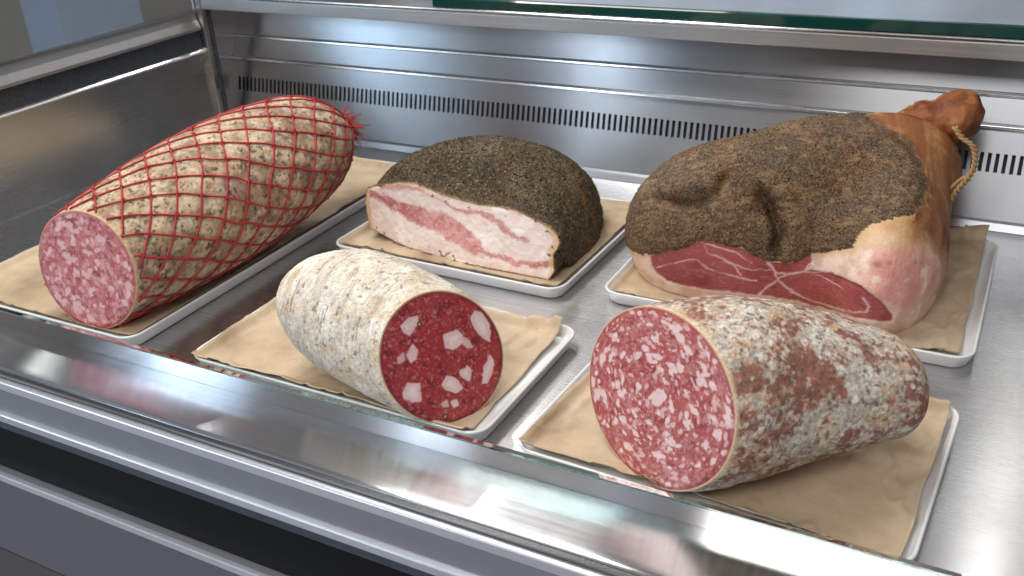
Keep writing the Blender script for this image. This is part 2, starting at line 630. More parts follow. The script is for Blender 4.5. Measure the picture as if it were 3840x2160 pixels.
# ------------------------------------------------------------------ glass shelf on its rail above the back wall
gs = empty('glass_shelf', (0.05, 0.5, 0.232))
tag(gs, 'thick green edged glass shelf on a dull grey rail along the top', 'shelf')
SX0, SX1 = XL + 0.012, XR
v, f = profile_x([(0.500, 0.2335), (0.500, 0.2535), (0.503, 0.2565), (0.522, 0.2565), (0.522, 0.2335)], SX0, SX1)
bevel(mesh_obj('rail', v, f, M['rail'], gs, smooth=False, uv=(0, 2)), 0.001)
v, f = profile_x([(0.496, 0.2568), (0.4945, 0.2585), (0.496, 0.2605), (0.54, 0.2605), (0.54, 0.2568)], SX0, SX1)
bevel(mesh_obj('rail_lip', v, f, M['trim'], gs, smooth=False, uv=(0, 2)), 0.0008)
v, f = profile_x([(0.497, 0.2612), (0.496, 0.2622), (0.496, 0.2745), (0.4975, 0.2760), (0.506, 0.2760), (0.506, 0.2612)], -0.62, SX1)
mesh_obj('glass_edge', v, f, M['green_glass'], gs, smooth=False)
v, f = box(-0.62, SX1, 0.5063, 0.95, 0.2614, 0.2760)
mesh_obj('glass_pane', v, f, M['top_reflection'], gs, smooth=False)

# ------------------------------------------------------------------ counter front: sill, gasket, mouldings, bumper, lower panel
cf = empty('counter_front', (0.05, -0.285, -0.30))
tag(cf, 'steel and grey aluminium counter front below the glass edge, with a black bumper recess', 'counter front')
FX0, FX1 = -1.5, 1.25
X, Y = np.meshgrid(np.linspace(FX0, FX1, 60), np.r_[-0.2795, -0.278, np.linspace(-0.274, DECK_Y0, 10)], indexing='ij')
Z = np.where(Y < -0.2785, -0.0022, np.where(Y < -0.276, -0.0006, 0.0))
P = np.stack([X.ravel(), Y.ravel(), Z.ravel()], 1)
mesh_obj('sill', P, grid_faces(60, 12), M['sill'], cf, uv=(0, 1))
v, f = profile_x([(-0.2800, -0.0026), (-0.2835, -0.0040), (-0.2835, -0.0085), (-0.26, -0.0085), (-0.26, -0.0026)], FX0, FX1)
mesh_obj('gasket', v, f, M['gasket'], cf, smooth=False)
v, f = join([profile_x([(-0.2850, -0.0015), (-0.2858, -0.0010), (-0.2866, -0.0015), (-0.2866, -0.0035), (-0.2850, -0.0035)], FX0, FX1)])
mesh_obj('gasket_bead', v, f, M['trim'], cf, smooth=False, uv=(0, 2))
v, f = profile_x([(-0.2870, -0.0088), (-0.2895, -0.0105), (-0.2905, -0.0205), (-0.27, -0.0205), (-0.27, -0.0088)], FX0, FX1)
bevel(mesh_obj('top_moulding', v, f, M['alu_light'], cf, smooth=False, uv=(0, 2)), 0.0015, 3)
v, f = profile_x([(-0.2885, -0.0208), (-0.2850, -0.0555), (-0.26, -0.0555), (-0.26, -0.0208)], FX0, FX1)
mesh_obj('grey_band', v, f, M['alu_grey'], cf, smooth=False, uv=(0, 2))
v, f = profile_x([(-0.2850, -0.0558), (-0.2905, -0.0600), (-0.2900, -0.0705), (-0.2840, -0.0735), (-0.26, -0.0735), (-0.26, -0.0558)], FX0, FX1)
bevel(mesh_obj('lower_moulding', v, f, M['alu_light'], cf, smooth=False, uv=(0, 2)), 0.002, 3)
v, f = profile_x([(-0.2825, -0.0738), (-0.2740, -0.0980), (-0.25, -0.0980), (-0.25, -0.0738)], FX0, FX1)
mesh_obj('blue_band', v, f, M['navy'], cf, smooth=False)
v, f = profile_x([(-0.2730, -0.0983), (-0.2730, -0.1640), (-0.25, -0.1640), (-0.25, -0.0983)], FX0, FX1)
mesh_obj('bumper', v, f, M['black'], cf, smooth=False)
v, f = profile_x([(-0.2800, -0.1660), (-0.2850, -0.1675), (-0.2860, -0.1765), (-0.25, -0.1765), (-0.25, -0.1660)], FX0, FX1)
bevel(mesh_obj('panel_trim', v, f, M['alu_light'], cf, smooth=False, uv=(0, 2)), 0.001)
v, f = profile_x([(-0.2850, -0.1772), (-0.2850, -0.3050), (-0.25, -0.3050), (-0.25, -0.1772)], FX0, FX1)
mesh_obj('lower_panel', v, f, M['panel_grey'], cf, smooth=False)
v, f = profile_x([(-0.2850, -0.3075), (-0.2850, -0.60), (-0.25, -0.60), (-0.25, -0.3075)], FX0, FX1)
mesh_obj('plinth_panel', v, f, plain('brown_grey_plinth', (0.085, 0.075, 0.075), 0.5, 0, 0.1, 6.0), cf, smooth=False)

# low glass kerb between deck and sill
v, f = profile_x([(-0.2080, 0.0002), (-0.2080, 0.0207), (-0.2068, 0.0219), (-0.2017, 0.0219), (-0.2005, 0.0207), (-0.2005, 0.0002)], FX0, FX1)
kg = mesh_obj('glass_kerb', v, f, M['kerb_glass'], loc=(0.05, -0.2042, 0.0), smooth=False)
tag(kg, 'low clear glass kerb with a teal edge along the front sill', 'glass edge')

# shop wall far behind the glass end panel
v, f = box(-4.9, -4.8, -1.5, 6.0, -1.0, 2.9)
tag(mesh_obj('shop_wall', v, f, M['shopwall'], loc=(-4.85, 2.2, -1.0), smooth=False), 'plain beige grey shop wall behind the glass end panel', kind='structure')

v, f = box(-3.2, -3.0, 1.62, 2.0, -1.0, 2.6)  # added upright block, standing in for a bluish window reflection in the end glass
tag(mesh_obj('window_reflection', v, f, plain('window_reflection_blue', (0.33, 0.40, 0.50), 0.6, 0, 0.04, 4.0), loc=(-3.1, 1.8, -1.0), smooth=False), 'pale blue upright block added for the window reflection in the glass end panel', kind='structure')

# ------------------------------------------------------------------ trays and papers
def rrect(w, d, r, n=8):
    pts = []
    for cx, cy, a0 in ((w / 2 - r, d / 2 - r, 0), (-w / 2 + r, d / 2 - r, 90), (-w / 2 + r, -d / 2 + r, 180), (w / 2 - r, -d / 2 + r, 270)):
        for k in range(n + 1):
            a = math.radians(a0 + 90.0 * k / n)
            pts.append((cx + r * math.cos(a), cy + r * math.sin(a)))
    return np.array(pts)


def make_tray(x, y, yaw, w, d, label):
    rings = []
    for inset, z, r in ((0.011, 0.0008, 0.014), (0.009, 0.0006, 0.015), (0.0065, 0.0022, 0.017), (0.0012, 0.0155, 0.021), (0.0, 0.0170, 0.022), (0.0002, 0.0182, 0.022), (0.0012, 0.0188, 0.021),
                        (0.0020, 0.0188, 0.0205), (0.0029, 0.0184, 0.0200), (0.0036, 0.0170, 0.019), (0.0085, 0.0105, 0.016), (0.0115, 0.0092, 0.015), (0.014, 0.0088, 0.014)):
        p = rrect(w - 2 * inset, d - 2 * inset, r)
        rings.append(np.column_stack([p, np.full(len(p), z)]))
    m = len(rings[0])
    V = np.concatenate(rings)
    c, s = math.cos(yaw), math.sin(yaw)
    W = np.column_stack([x + c * V[:, 0] - s * V[:, 1], y + s * V[:, 0] + c * V[:, 1], V[:, 2]])
    F = [tuple(q[::-1]) for q in grid_faces(len(rings), m, False, True)]
    F.append(tuple(range(m))[::-1])
    F.append(tuple(range((len(rings) - 1) * m, len(rings) * m)))
    o = mesh_obj('tray', W, [q[::1] for q in F], M['tray'], loc=(x, y, 0))
    tag(o, label, 'tray', 'white rectangular trays on the steel deck')
    return o


def make_paper(x, y, yaw, w, d, label, seed, margins, lifts=(), amp=0.0036, rag=0.0018):
    """sheet lying in a tray of size w x d: wrinkled, its edges riding up the rim; margins = left, right, front, back
    distances from the tray's outer edge; lifts = (u, v, radius, height) raised corners"""
    ml, mr, mf, mb = margins
    pw, pd = w - ml - mr, d - mf - mb
    ox, oy = (ml - mr) / 2, (mf - mb) / 2
    nx, ny = int(pw / 0.003), int(pd / 0.003)
    U, V_ = np.meshgrid(np.linspace(-0.5, 0.5, nx), np.linspace(-0.5, 0.5, ny), indexing='ij')
    u, v = U.ravel(), V_.ravel()
    lx, ly = u * pw + ox, v * pd + oy
    Q = np.column_stack([lx, ly, np.zeros(len(lx))]) + np.array([seed * 3.1, seed * 1.7, 0])
    lx = lx + rag * fbm(Q * np.array([0.0, 1, 0]), 25.0, 3, seed) * (np.abs(u) * 2) ** 6
    ly = ly + rag * fbm(Q * np.array([1, 0.0, 0]), 25.0, 3, seed + 3) * (np.abs(v) * 2) ** 6
    e = np.minimum(w / 2 - np.abs(lx), d / 2 - np.abs(ly))
    z = 0.0097 + 0.0098 * sstep(0.0165, 0.0035, e)
    r1 = 1 - np.abs(fbm(Q * np.array([1, 0.4, 1]), 9.0, 4, seed))
    r2_ = 1 - np.abs(fbm(Q @ np.array([[0.8, 0.6, 0], [-0.3, 0.4, 0], [0, 0, 1]]), 14.0, 3, seed + 7))
    z += amp * 0.7 * (0.5 + 0.5 * fbm(Q, 12.0, 3, seed + 5)) + amp * 0.75 * sstep(0.93, 1.0, r1) + amp * 0.55 * sstep(0.94, 1.0, r2_)
    z += 0.004 * sstep(0.02, 0.0, np.minimum(0.5 - np.abs(u), 1) * pw) * np.clip(fbm(Q, 7.0, 2, seed + 9) + 0.2, 0, 1)
    z += 0.004 * sstep(0.02, 0.0, np.minimum(0.5 - np.abs(v), 1) * pd) * np.clip(fbm(Q, 7.0, 2, seed + 12) + 0.2, 0, 1)
    for cu, cv_, rad, hh in lifts:
        dd = np.hypot(lx - cu * pw - ox, ly - cv_ * pd - oy)
        z += hh * sstep(rad, 0.0, dd)
    c, s = math.cos(yaw), math.sin(yaw)
    W = np.column_stack([x + c * lx - s * ly, y + s * lx + c * ly, z])
    o = mesh_obj('paper_sheet', W, grid_faces(nx, ny), M['paper'], loc=(x, y, 0.0092))
    so = o.modifiers.new('thickness', 'SOLIDIFY')
    so.thickness = 0.0003
    so.offset = 1.0
    tag(o, label, 'paper', 'brown parchment sheets in the trays')
    return o


TR = [(-0.7964, 0.1158, 0.0090, 0.3414, 0.6216), (-0.3934, 0.2609, -0.0229, 0.3533, 0.2976), (0.0301, 0.2878, 0.0013, 0.4141, 0.3197),
      (-0.3472, -0.0786, -0.0028, 0.3776, 0.2279), (0.0549, -0.0785, -0.0413, 0.3544, 0.2452)]
TL = ['long white tray under the red netted salami', 'white tray under the pepper crusted slab of cured pork cheek', 'white tray under the big cured ham',
      'white tray under the pale dusty salami with large white fat cubes', 'white tray under the thick red and white mottled salami']
PL = ['brown paper lining the long tray of the red netted salami', 'brown paper under the pepper crusted slab of pork cheek', 'brown paper with a raised corner behind the big ham',
      'brown paper under the pale salami with large fat cubes', 'brown paper with a wavy front edge under the thick mottled salami']
LIFT = [(), (), ((0.5, 0.5, 0.07, 0.014), (0.5, -0.5, 0.05, 0.004)), ((-0.5, 0.5, 0.06, 0.008), (0.5, 0.5, 0.05, 0.006)), ((0.1, -0.5, 0.09, 0.003), (0.5, -0.5, 0.04, 0.003))]
for i, t in enumerate(TR):
    make_tray(*t, TL[i])
MG = [(0.006, 0.010, 0.006, 0.006), (0.008, 0.0085, 0.0085, 0.007), (0.009, 0.015, 0.0095, 0.000), (0.006, 0.019, 0.001, 0.004), (0.008, 0.010, 0.0035, 0.006)]
for i, t in enumerate(TR):
    make_paper(*t, PL[i], 11 + 5 * i, MG[i], LIFT[i])

# ------------------------------------------------------------------ salamis
ZF = 0.0112


class Salami:
    def __init__(self, p):
        (self.cx, self.cy, self.az, self.L, self.R0, self.sq, self.pit, ca, ct, k1, k2, k3, self.cp, self.bend) = p
        az, pit = self.az, self.pit
        self.d = np.array([math.cos(az) * math.cos(pit), math.sin(az) * math.cos(pit), math.sin(pit)])
        self.side = np.array([-math.sin(az), math.cos(az), 0])
        self.up = np.cross(self.d, self.side)
        if self.up[2] < 0:
            self.up = -self.up
        self.n = np.array([math.cos(az + ca) * math.cos(ct), math.sin(az + ca) * math.cos(ct), math.sin(ct)])
        self.c0 = np.array([self.cx, self.cy, ZF + self.R0 / self.sq])
        self.poly = np.polyfit([0, .4, .75, 1], [1, k1, k2, k3], 3)

    def surf(self, t, th, off=0.0):
        t, th = np.asarray(t, float), np.asarray(th, float)
        k = np.polyval(self.poly, t)
        cap = np.clip((t - (1 - self.cp)) / self.cp, 0, 1)
        k = k * np.sqrt(np.clip(1 - cap ** 2.4, 0, 1))
        ax = self.c0 + np.outer(self.L * t, self.d) + np.outer(self.bend * np.sin(np.pi * t), self.side)
        rel = np.outer(np.cos(th) * (self.R0 * k * self.sq + off), self.side) + np.outer(np.sin(th) * (self.R0 * k / self.sq + off), self.up)
        w = np.clip(1 - t / 0.5, 0, None)
        sh = (rel @ self.n) / (self.d @ self.n) * w
        return ax + rel - np.outer(sh, self.d)

    def tt(self, n):
        a = int(n * 0.7)
        t = np.concatenate([np.linspace(0, 1 - self.cp * 0.5, a), 1 - self.cp * 0.5 + self.cp * 0.5 * np.sin(np.linspace(0, np.pi / 2, n - a + 1)[1:])])
        t[-1] = 0.99999
        return t


def salami_casing(S, name, parent, n, m, colf, lump=0.0012, mat=None, seed=1, bulge=None):
    t = S.tt(n)
    th = np.linspace(0, 2 * np.pi, m, endpoint=False)
    T, H = np.meshgrid(t, th, indexing='ij')
    T, H = T.ravel(), H.ravel()
    P = S.surf(T, H)
    rel = P - (S.c0 + np.outer(S.L * T, S.d))
    nr = rel / (np.linalg.norm(rel, axis=1)[:, None] + 1e-9)
    damp = sstep(0.0, 0.04, T)
    h = (bulge(T, H) if bulge else 0.0) + lump * fbm(P, 22.0, 3, seed) + 0.35 * lump * fbm(P, 90.0, 3, seed + 4)
    P = P + nr * (h * damp)[:, None]
    P[:, 2] = np.maximum(P[:, 2], ZF)
    col = colf(P, T, H)
    F = grid_faces(n, m, False, True)[:, ::-1]
    return mesh_obj(name, P, F, mat or M['casing'], parent, col=col)


def disc(S, name, parent, colf, nr_=120, m=420, mat=None, desat=0.08):
    rho = np.linspace(0, 1, nr_)
    rho[0] = 0.002
    th = np.linspace(0, 2 * np.pi, m, endpoint=False)
    Rr, H = np.meshgrid(rho, th, indexing='ij')
    Rr, H = Rr.ravel(), H.ravel()
    B = S.surf(np.zeros(m), th)
    c = B.mean(0)
    P = c + (np.tile(B, (nr_, 1)) - c) * Rr[:, None]
    nn = np.cross(B[0] - c, B[m // 4] - c)
    nn /= np.linalg.norm(nn)
    if nn @ S.d > 0:
        nn = -nn
    uv = np.column_stack([Rr * np.cos(H), Rr * np.sin(H)])
    hgt = 0.0007 * fbm(np.column_stack([uv, np.zeros(len(uv))]), 5.0, 3, 3) * (Rr < 0.97) - 0.0012 * sstep(0.93, 1.0, Rr)
    P = P + np.outer(hgt + 0.0012, nn)
    P[:, 2] = np.maximum(P[:, 2], ZF - 0.0004)
    col = colf(uv * S.R0, Rr, H)
    col = mixc(col, (col @ np.array([0.4, 0.4, 0.2]))[:, None] * np.array([1.06, 0.98, 0.95]), np.full(len(col), desat))
    F = grid_faces(nr_, m, False, True)
    return mesh_obj(name, P, F, mat or M['slice'], parent, col=col)


def fat_bits(uv, n, R, smin, smax, seed, tang=0.0, rough=0.35):
    """irregular fat pieces scattered over a cut face: returns coverage 0..1 (uv in metres)"""
    g = np.random.default_rng(seed)
    a = np.sqrt(g.random(n)) * R
    ph = g.random(n) * 2 * np.pi
    c = np.column_stack([a * np.cos(ph), a * np.sin(ph)])
    s = smin + (smax - smin) * g.random(n) ** 2.6
    el = 1 + 0.9 * g.random(n)
    rot = np.where(g.random(n) < tang, ph + np.pi / 2 + 0.35 * g.standard_normal(n), g.random(n) * np.pi)
    P3 = np.column_stack([uv, np.full(len(uv), seed * 0.37)])
    wx, wy = vnoise(P3, 260.0, seed + 1), vnoise(P3, 260.0, seed + 2)
    w2 = fbm(P3, 520.0, 2, seed + 3)
    out = np.zeros(len(uv))
    for i in range(n):
        rr = s[i] * el[i] * 1.6
        k = np.nonzero((np.abs(uv[:, 0] - c[i, 0]) < rr) & (np.abs(uv[:, 1] - c[i, 1]) < rr))[0]
        if not len(k):
            continue
        q = uv[k] - c[i] + s[i] * rough * np.column_stack([wx[k], wy[k]])
        x = q[:, 0] * np.cos(rot[i]) + q[:, 1] * np.sin(rot[i])
        y = -q[:, 0] * np.sin(rot[i]) + q[:, 1] * np.cos(rot[i])
        d = np.sqrt((x / el[i]) ** 2 + (y * el[i] ** 0.5) ** 2) / s[i] + 0.30 * w2[k]
        out[k] = np.maximum(out[k], sstep(1.12, 0.80, d))
    return out


def rim(col, Rr, c, a=0.972, b=0.99):
    return mixc(col, c, sstep(a, b, Rr))


# --- salami in the red net
S1 = Salami([-0.6979, -0.1698, 1.4668, 0.4483, 0.0718, 0.9999, 0.1064, 0.2108, -0.1116, 1.2485, 1.1146, 0.6915, 0.1971, 0.004])
n1 = empty('netted_salami', (S1.cx, S1.cy + 0.2, ZF))
tag(n1, 'long grey mottled salami in red netting, cut end with fine pink marbling', 'salami')


def col1(P, T, H):
    a = fbm(P, 48.0, 4, 31)
    b = fbm(P, 22.0, 3, 37)
    c = fbm(P, 130.0, 3, 41)
    f_ = fbm(P, 260.0, 3, 39)
    col = np.tile(lin(190, 167, 136), (len(P), 1))
    col = mixc(col, lin(206, 186, 160), sstep(0.02, 0.40, a + 0.3 * f_) * 0.8)
    col = mixc(col, lin(152, 126, 104), sstep(-0.02, 0.24, -a + 0.25 * f_) * 0.9)
    col = mixc(col, lin(148, 114, 98), sstep(0.02, 0.28, b + 0.4 * c) * 0.8)
    col = mixc(col, lin(178, 144, 106), sstep(0.12, 0.40, fbm(P, 60.0, 3, 47)) * 0.6)
    col = mixc(col, lin(196, 188, 174), sstep(0.12, 0.44, fbm(P, 75.0, 4, 49)) * 0.5)
    col = mixc(col, lin(108, 94, 80), sstep(0.16, 0.40, c + 0.3 * f_) * 0.65)
    col = mixc(col, lin(62, 54, 46), sstep(0.34, 0.52, fbm(P, 230.0, 2, 53)) * 0.85)
    col = col * (1 + 0.35 * fbm(P, 380.0, 2, 57))[:, None]
    col = mixc(col, lin(214, 186, 144), sstep(0.014, 0.0, T) * 0.7)
    return col


KA, KB, NA, NB = 3.0, -6.0, 18, 11


def net_bulge(T, H):
    a = np.abs(np.sin(np.pi * NA * (H - KA * T) / (2 * np.pi)))
    b = np.abs(np.sin(np.pi * NB * (H - 0.2 - KB * T) / (2 * np.pi)))
    return 0.0022 * (np.minimum(a, 0.75) * np.minimum(b, 0.75)) ** 0.6 * sstep(1.0, 0.85, T) - 0.0006


salami_casing(S1, 'casing', n1, 330, 440, col1, 0.0014, bulge=net_bulge)


def cut1(uv, Rr, H):
    P3 = np.column_stack([uv, np.zeros(len(uv))])
    col = np.tile(lin(174, 90, 92), (len(uv), 1))
    col = mixc(col, lin(150, 64, 70), sstep(0.1, 0.4, fbm(P3, 140.0, 3, 3)))
    col = mixc(col, lin(204, 104, 106), sstep(0.1, 0.4, fbm(P3, 220.0, 3, 8)))
    pol = np.column_stack([Rr * S1.R0, 0.4 * H * S1.R0, 0.3 * np.cos(H) * S1.R0])
    col = mixc(col, lin(196, 128, 130), sstep(0.06, 0.36, fbm(pol, 260.0, 3, 9)) * 0.75)
    col = mixc(col, lin(206, 128, 128), fat_bits(uv, 900, 0.072, 0.0007, 0.0026, 5, 0.5) * 0.75)
    col = mixc(col, lin(218, 158, 156), fat_bits(uv, 260, 0.070, 0.0014, 0.0040, 4, 0.5) * 0.75)
    col = mixc(col, lin(230, 184, 182), fat_bits(uv, 75, 0.066, 0.0026, 0.0054, 6, 0.5) * 0.85)
    col = mixc(col, lin(150, 48, 58), sstep(0.90, 0.98, Rr) * 0.5)
    return rim(col, Rr, lin(196, 150, 110))


disc(S1, 'cut_face', n1, cut1)

# netting: two families of strands wound round the casing, knotted where they cross
net = []


def strand(th0, k, t0, t1, seed):
    t = np.linspace(t0, t1, 90)
    P3 = np.column_stack([t * 6, np.full(90, seed * 1.3), np.zeros(90)])
    th = th0 + k * t + 0.022 * vnoise(P3, 3.0, 71)
    tt_ = t + 0.006 * vnoise(P3, 3.0, 73)
    return S1.surf(np.clip(tt_, 0, 0.9995), th, 0.0014)


for i in range(NA):
    v, f = tube(strand(2 * np.pi * i / NA, KA, 0.001 + 0.008 * random.random(), 0.9992, i), 0.00125 * (0.9 + 0.2 * random.random()), 5)
    net.append((v, f))
for i in range(NB):
    v, f = tube(strand(2 * np.pi * i / NB + 0.2, KB, 0.001 + 0.008 * random.random(), 0.9992, 40 + i), 0.00115 * (0.9 + 0.2 * random.random()), 5)
    net.append((v, f))
knot_V, knot_F = [], []
u8 = [(math.cos(a) * math.cos(b), math.sin(a) * math.cos(b), math.sin(b)) for b in (-1.2, -0.4, 0.4, 1.2) for a in np.linspace(0, 2 * np.pi, 7, endpoint=False)]
kf = [tuple(q) for q in grid_faces(4, 7, False, True)] + [tuple(range(7))[::-1], tuple(range(21, 28))]
for i in range(NA):
    for j in range(NB):
        for w_ in range(-3, 4):
            t = (2 * np.pi * j / NB + 0.2 - 2 * np.pi * i / NA + 2 * np.pi * w_) / (KA - KB)
            if 0.01 < t < 0.93:
                p = S1.surf([t], [2 * np.pi * i / NA + KA * t], 0.0016)[0]
                net.append((p + np.array(u8) * 0.0024 * (0.75 + 0.5 * random.random()), kf))
# loose fibres fraying off the strands
for q in range(140):
    i = random.randrange(NA)
    t = random.random() * 0.93 + 0.01
    th = 2 * np.pi * i / NA + KA * t
    p = S1.surf([t], [th], 0.0016)[0]
    nrm = p - (S1.c0 + S1.L * t * S1.d)
    nrm /= np.linalg.norm(nrm)
    d = nrm * 0.5 + np.array([random.uniform(-1, 1) for _ in range(3)]) * 0.6
    net.append(tube([p, p + d * 0.002, p + d * 0.0045], [0.0003, 0.00025, 0.0001], 3))
# gathered ring at the end
v, f = join(net)
mesh_obj('net', v, f, M['net'], n1)
tip = S1.c0 + S1.L * S1.d + 0 * S1.side
tas = []
for q in range(360):
    a = np.array([random.gauss(0, 1) for _ in range(3)])
    a /= np.linalg.norm(a)
    d = S1.d * 0.35 + a * 0.75 + np.array([0.12, 0.0, -0.12])
    L = 0.009 + 0.014 * random.random() ** 1.5
    p0 = tip + S1.d * -0.002 + (a - S1.d * (a @ S1.d)) * 0.009
    bend_ = np.array([random.gauss(0, 1) for _ in range(3)]) * 0.004
    tas.append(tube([p0, p0 + d * L * 0.35 + bend_ * 0.3, p0 + d * L * 0.7 + bend_, p0 + d * L + bend_ * 1.6 + np.array([0, 0, -0.003])], [0.0009, 0.0008, 0.0007, 0.0004], 4))
for q in range(10):
    a = q * 0.63
    pth = [tip + S1.d * (0.001 + 0.0006 * q) + 0.007 * (math.cos(a + s_) * S1.side + math.sin(a + s_) * S1.up) for s_ in np.linspace(0, 2.5, 12)]
    tas.append(tube(pth, 0.0012, 5))
v, f = join(tas)
mesh_obj('net_tassel', v, f, M['net'], n1)

# --- pale salami with large fat cubes
S4 = Salami([-0.2138, -0.1604, 3.0027, 0.2128, 0.0630, 0.9974, 0.0988, -0.3219, -0.2664, 1.1011, 1.0671, 1.0657, 0.6013, -0.0065])
n4 = empty('fat_cube_salami', (S4.cx - 0.1, S4.cy, ZF))
tag(n4, 'pale dusty salami stub with dark red cut face and large white fat cubes', 'salami')


def col4(P, T, H):
    # wrinkles wind round the body
    s = np.column_stack([T * S4.L * 2.6 + 0.012 * np.cos(H * 2), np.cos(H) * 0.035, np.sin(H) * 0.035])
    a = fbm(s, 40.0, 4, 61)
    b = fbm(P, 36.0, 4, 67)
    d = fbm(P, 75.0, 4, 69)
    col = np.tile(lin(216, 204, 186), (len(P), 1))
    col = mixc(col, lin(232, 225, 212), sstep(0.0, 0.35, 0.6 * a + 0.6 * d))
    col = mixc(col, lin(182, 174, 162), sstep(0.08, 0.36, -0.5 * a - 0.6 * d) * 0.7)
    col = mixc(col, lin(210, 184, 150), sstep(0.12, 0.38, 0.6 * b - 0.5 * d) * 0.55)
    col = mixc(col, lin(186, 178, 168), sstep(0.12, 0.36, -b) * 0.45)
    col = mixc(col, lin(136, 118, 98), sstep(0.30, 0.50, fbm(s, 95.0, 4, 71)) * 0.6)
    col = mixc(col, lin(120, 110, 96), sstep(0.34, 0.52, fbm(P, 210.0, 3, 77)) * 0.75)
    col = col * (1 + 0.30 * fbm(P, 420.0, 2, 79))[:, None]
    col = mixc(col, lin(226, 204, 170), sstep(0.03, 0.0, T) * 0.5)
    return col




def wrinkles(T, H):
    s = np.column_stack([T * S4.L * 2.2 + 0.016 * np.cos(H * 2 + 0.6) + 0.010 * np.sin(H * 3), np.cos(H) * 0.030, np.sin(H) * 0.030])
    return 0.0016 * (np.abs(fbm(s, 34.0, 3, 161)) ** 0.7 - 0.3) + 0.0008 * fbm(s, 90.0, 3, 163)


salami_casing(S4, 'casing', n4, 320, 460, col4, 0.0017, seed=9, bulge=wrinkles)
CUBES = [[(0.481, 0.636), (0.383, 0.701), (0.203, 0.706), (0.237, 0.609), (0.405, 0.493), (0.47, 0.561)],
         [(-0.613, 0.423), (-0.71, 0.505), (-0.824, 0.433), (-0.863, 0.222), (-0.789, 0.006), (-0.707, 0.095), (-0.629, 0.269)],
         [(-0.106, 0.321), (-0.322, 0.327), (-0.388, 0.245), (-0.349, 0.133), (-0.18, 0.076), (-0.084, 0.144)],
         [(-0.368, 0.226), (-0.467, 0.12), (-0.486, 0.015), (-0.408, 0.027), (-0.349, 0.133)],
         [(0.539, 0.224), (0.414, 0.323), (0.367, 0.241), (0.432, 0.129), (0.516, 0.108)],
         [(0.679, 0.222), (0.588, 0.264), (0.611, 0.163), (0.69, 0.154)],
         [(-0.48, -0.566), (-0.584, -0.346), (-0.731, -0.204), (-0.755, -0.301), (-0.646, -0.494), (-0.531, -0.583)],
         [(-0.177, -0.285), (-0.314, -0.243), (-0.357, -0.32), (-0.269, -0.455), (-0.19, -0.364)],
         [(0.162, -0.369), (0.051, -0.282), (-0.061, -0.345), (-0.136, -0.522), (-0.015, -0.556), (0.137, -0.452)],
         [(0.772, -0.291), (0.669, -0.181), (0.497, -0.24), (0.567, -0.475), (0.689, -0.455), (0.784, -0.36)],
         [(0.255, -0.636), (0.172, -0.628), (0.172, -0.704), (0.247, -0.69)],
         [(0.104, -0.665), (0.024, -0.669), (0.035, -0.741), (0.104, -0.741)]]


def cut4(uv, Rr, H):
    P3 = np.column_stack([uv, np.zeros(len(uv))])
    q = uv / S4.R0
    col = np.tile(lin(164, 52, 58), (len(uv), 1))
    col = mixc(col, lin(130, 42, 50), sstep(0.05, 0.4, fbm(P3, 150.0, 3, 13)))
    col = mixc(col, lin(166, 64, 66), sstep(0.12, 0.4, fbm(P3, 90.0, 3, 18)))
    col = mixc(col, lin(190, 100, 102), sstep(0.22, 0.42, fbm(P3, 480.0, 3, 23)) * 0.8)
    col = mixc(col, lin(192, 122, 124), fat_bits(uv, 300, 0.062, 0.0006, 0.0018, 15) * 0.85)
    wob = np.column_stack([vnoise(P3, 240.0, 5), vnoise(P3, 240.0, 6)]) * 0.010
    for i, c in enumerate(CUBES):
        sd = poly_sd(q + wob, c)
        inner = mixc(np.tile(lin(234, 206, 206), (len(uv), 1)), lin(246, 228, 226), sstep(-0.02, -0.09, sd))
        inner = mixc(inner, lin(226, 194, 192), sstep(0.05, 0.4, fbm(P3, 260.0, 3, 61)) * 0.3)
        k = sstep(0.030, 0.000, sd) * (0.75 if i == 3 or i == 5 or i == 10 else 1.0)
        col = mixc(col, inner, k)
    for pu, pv in ((0.206, 0.587), (0.274, -0.844)):
        dd = np.hypot(q[:, 0] - pu, q[:, 1] - pv)
        col = mixc(col, lin(58, 38, 26), sstep(0.045, 0.034, dd))
        col = mixc(col, lin(206, 178, 128), sstep(0.026, 0.016, dd))
    col = mixc(col, lin(92, 22, 32), sstep(0.90, 0.975, Rr) * 0.6)
    return rim(col, Rr, lin(206, 176, 138))


disc(S4, 'cut_face', n4, cut4, 130, 440, desat=0.0)

# --- thick mottled salami
S5 = Salami([0.0035, -0.1636, 0.5004, 0.2290, 0.0807, 1.0485, -0.0095, 0.5048, -0.2374, 0.9664, 0.7094, 0.4796, 0.1247, 0.0141])
n5 = empty('mottled_salami', (S5.cx + 0.1, S5.cy + 0.06, ZF))
tag(n5, 'thick salami with white mould over red brown casing and finely marbled red cut face', 'salami')


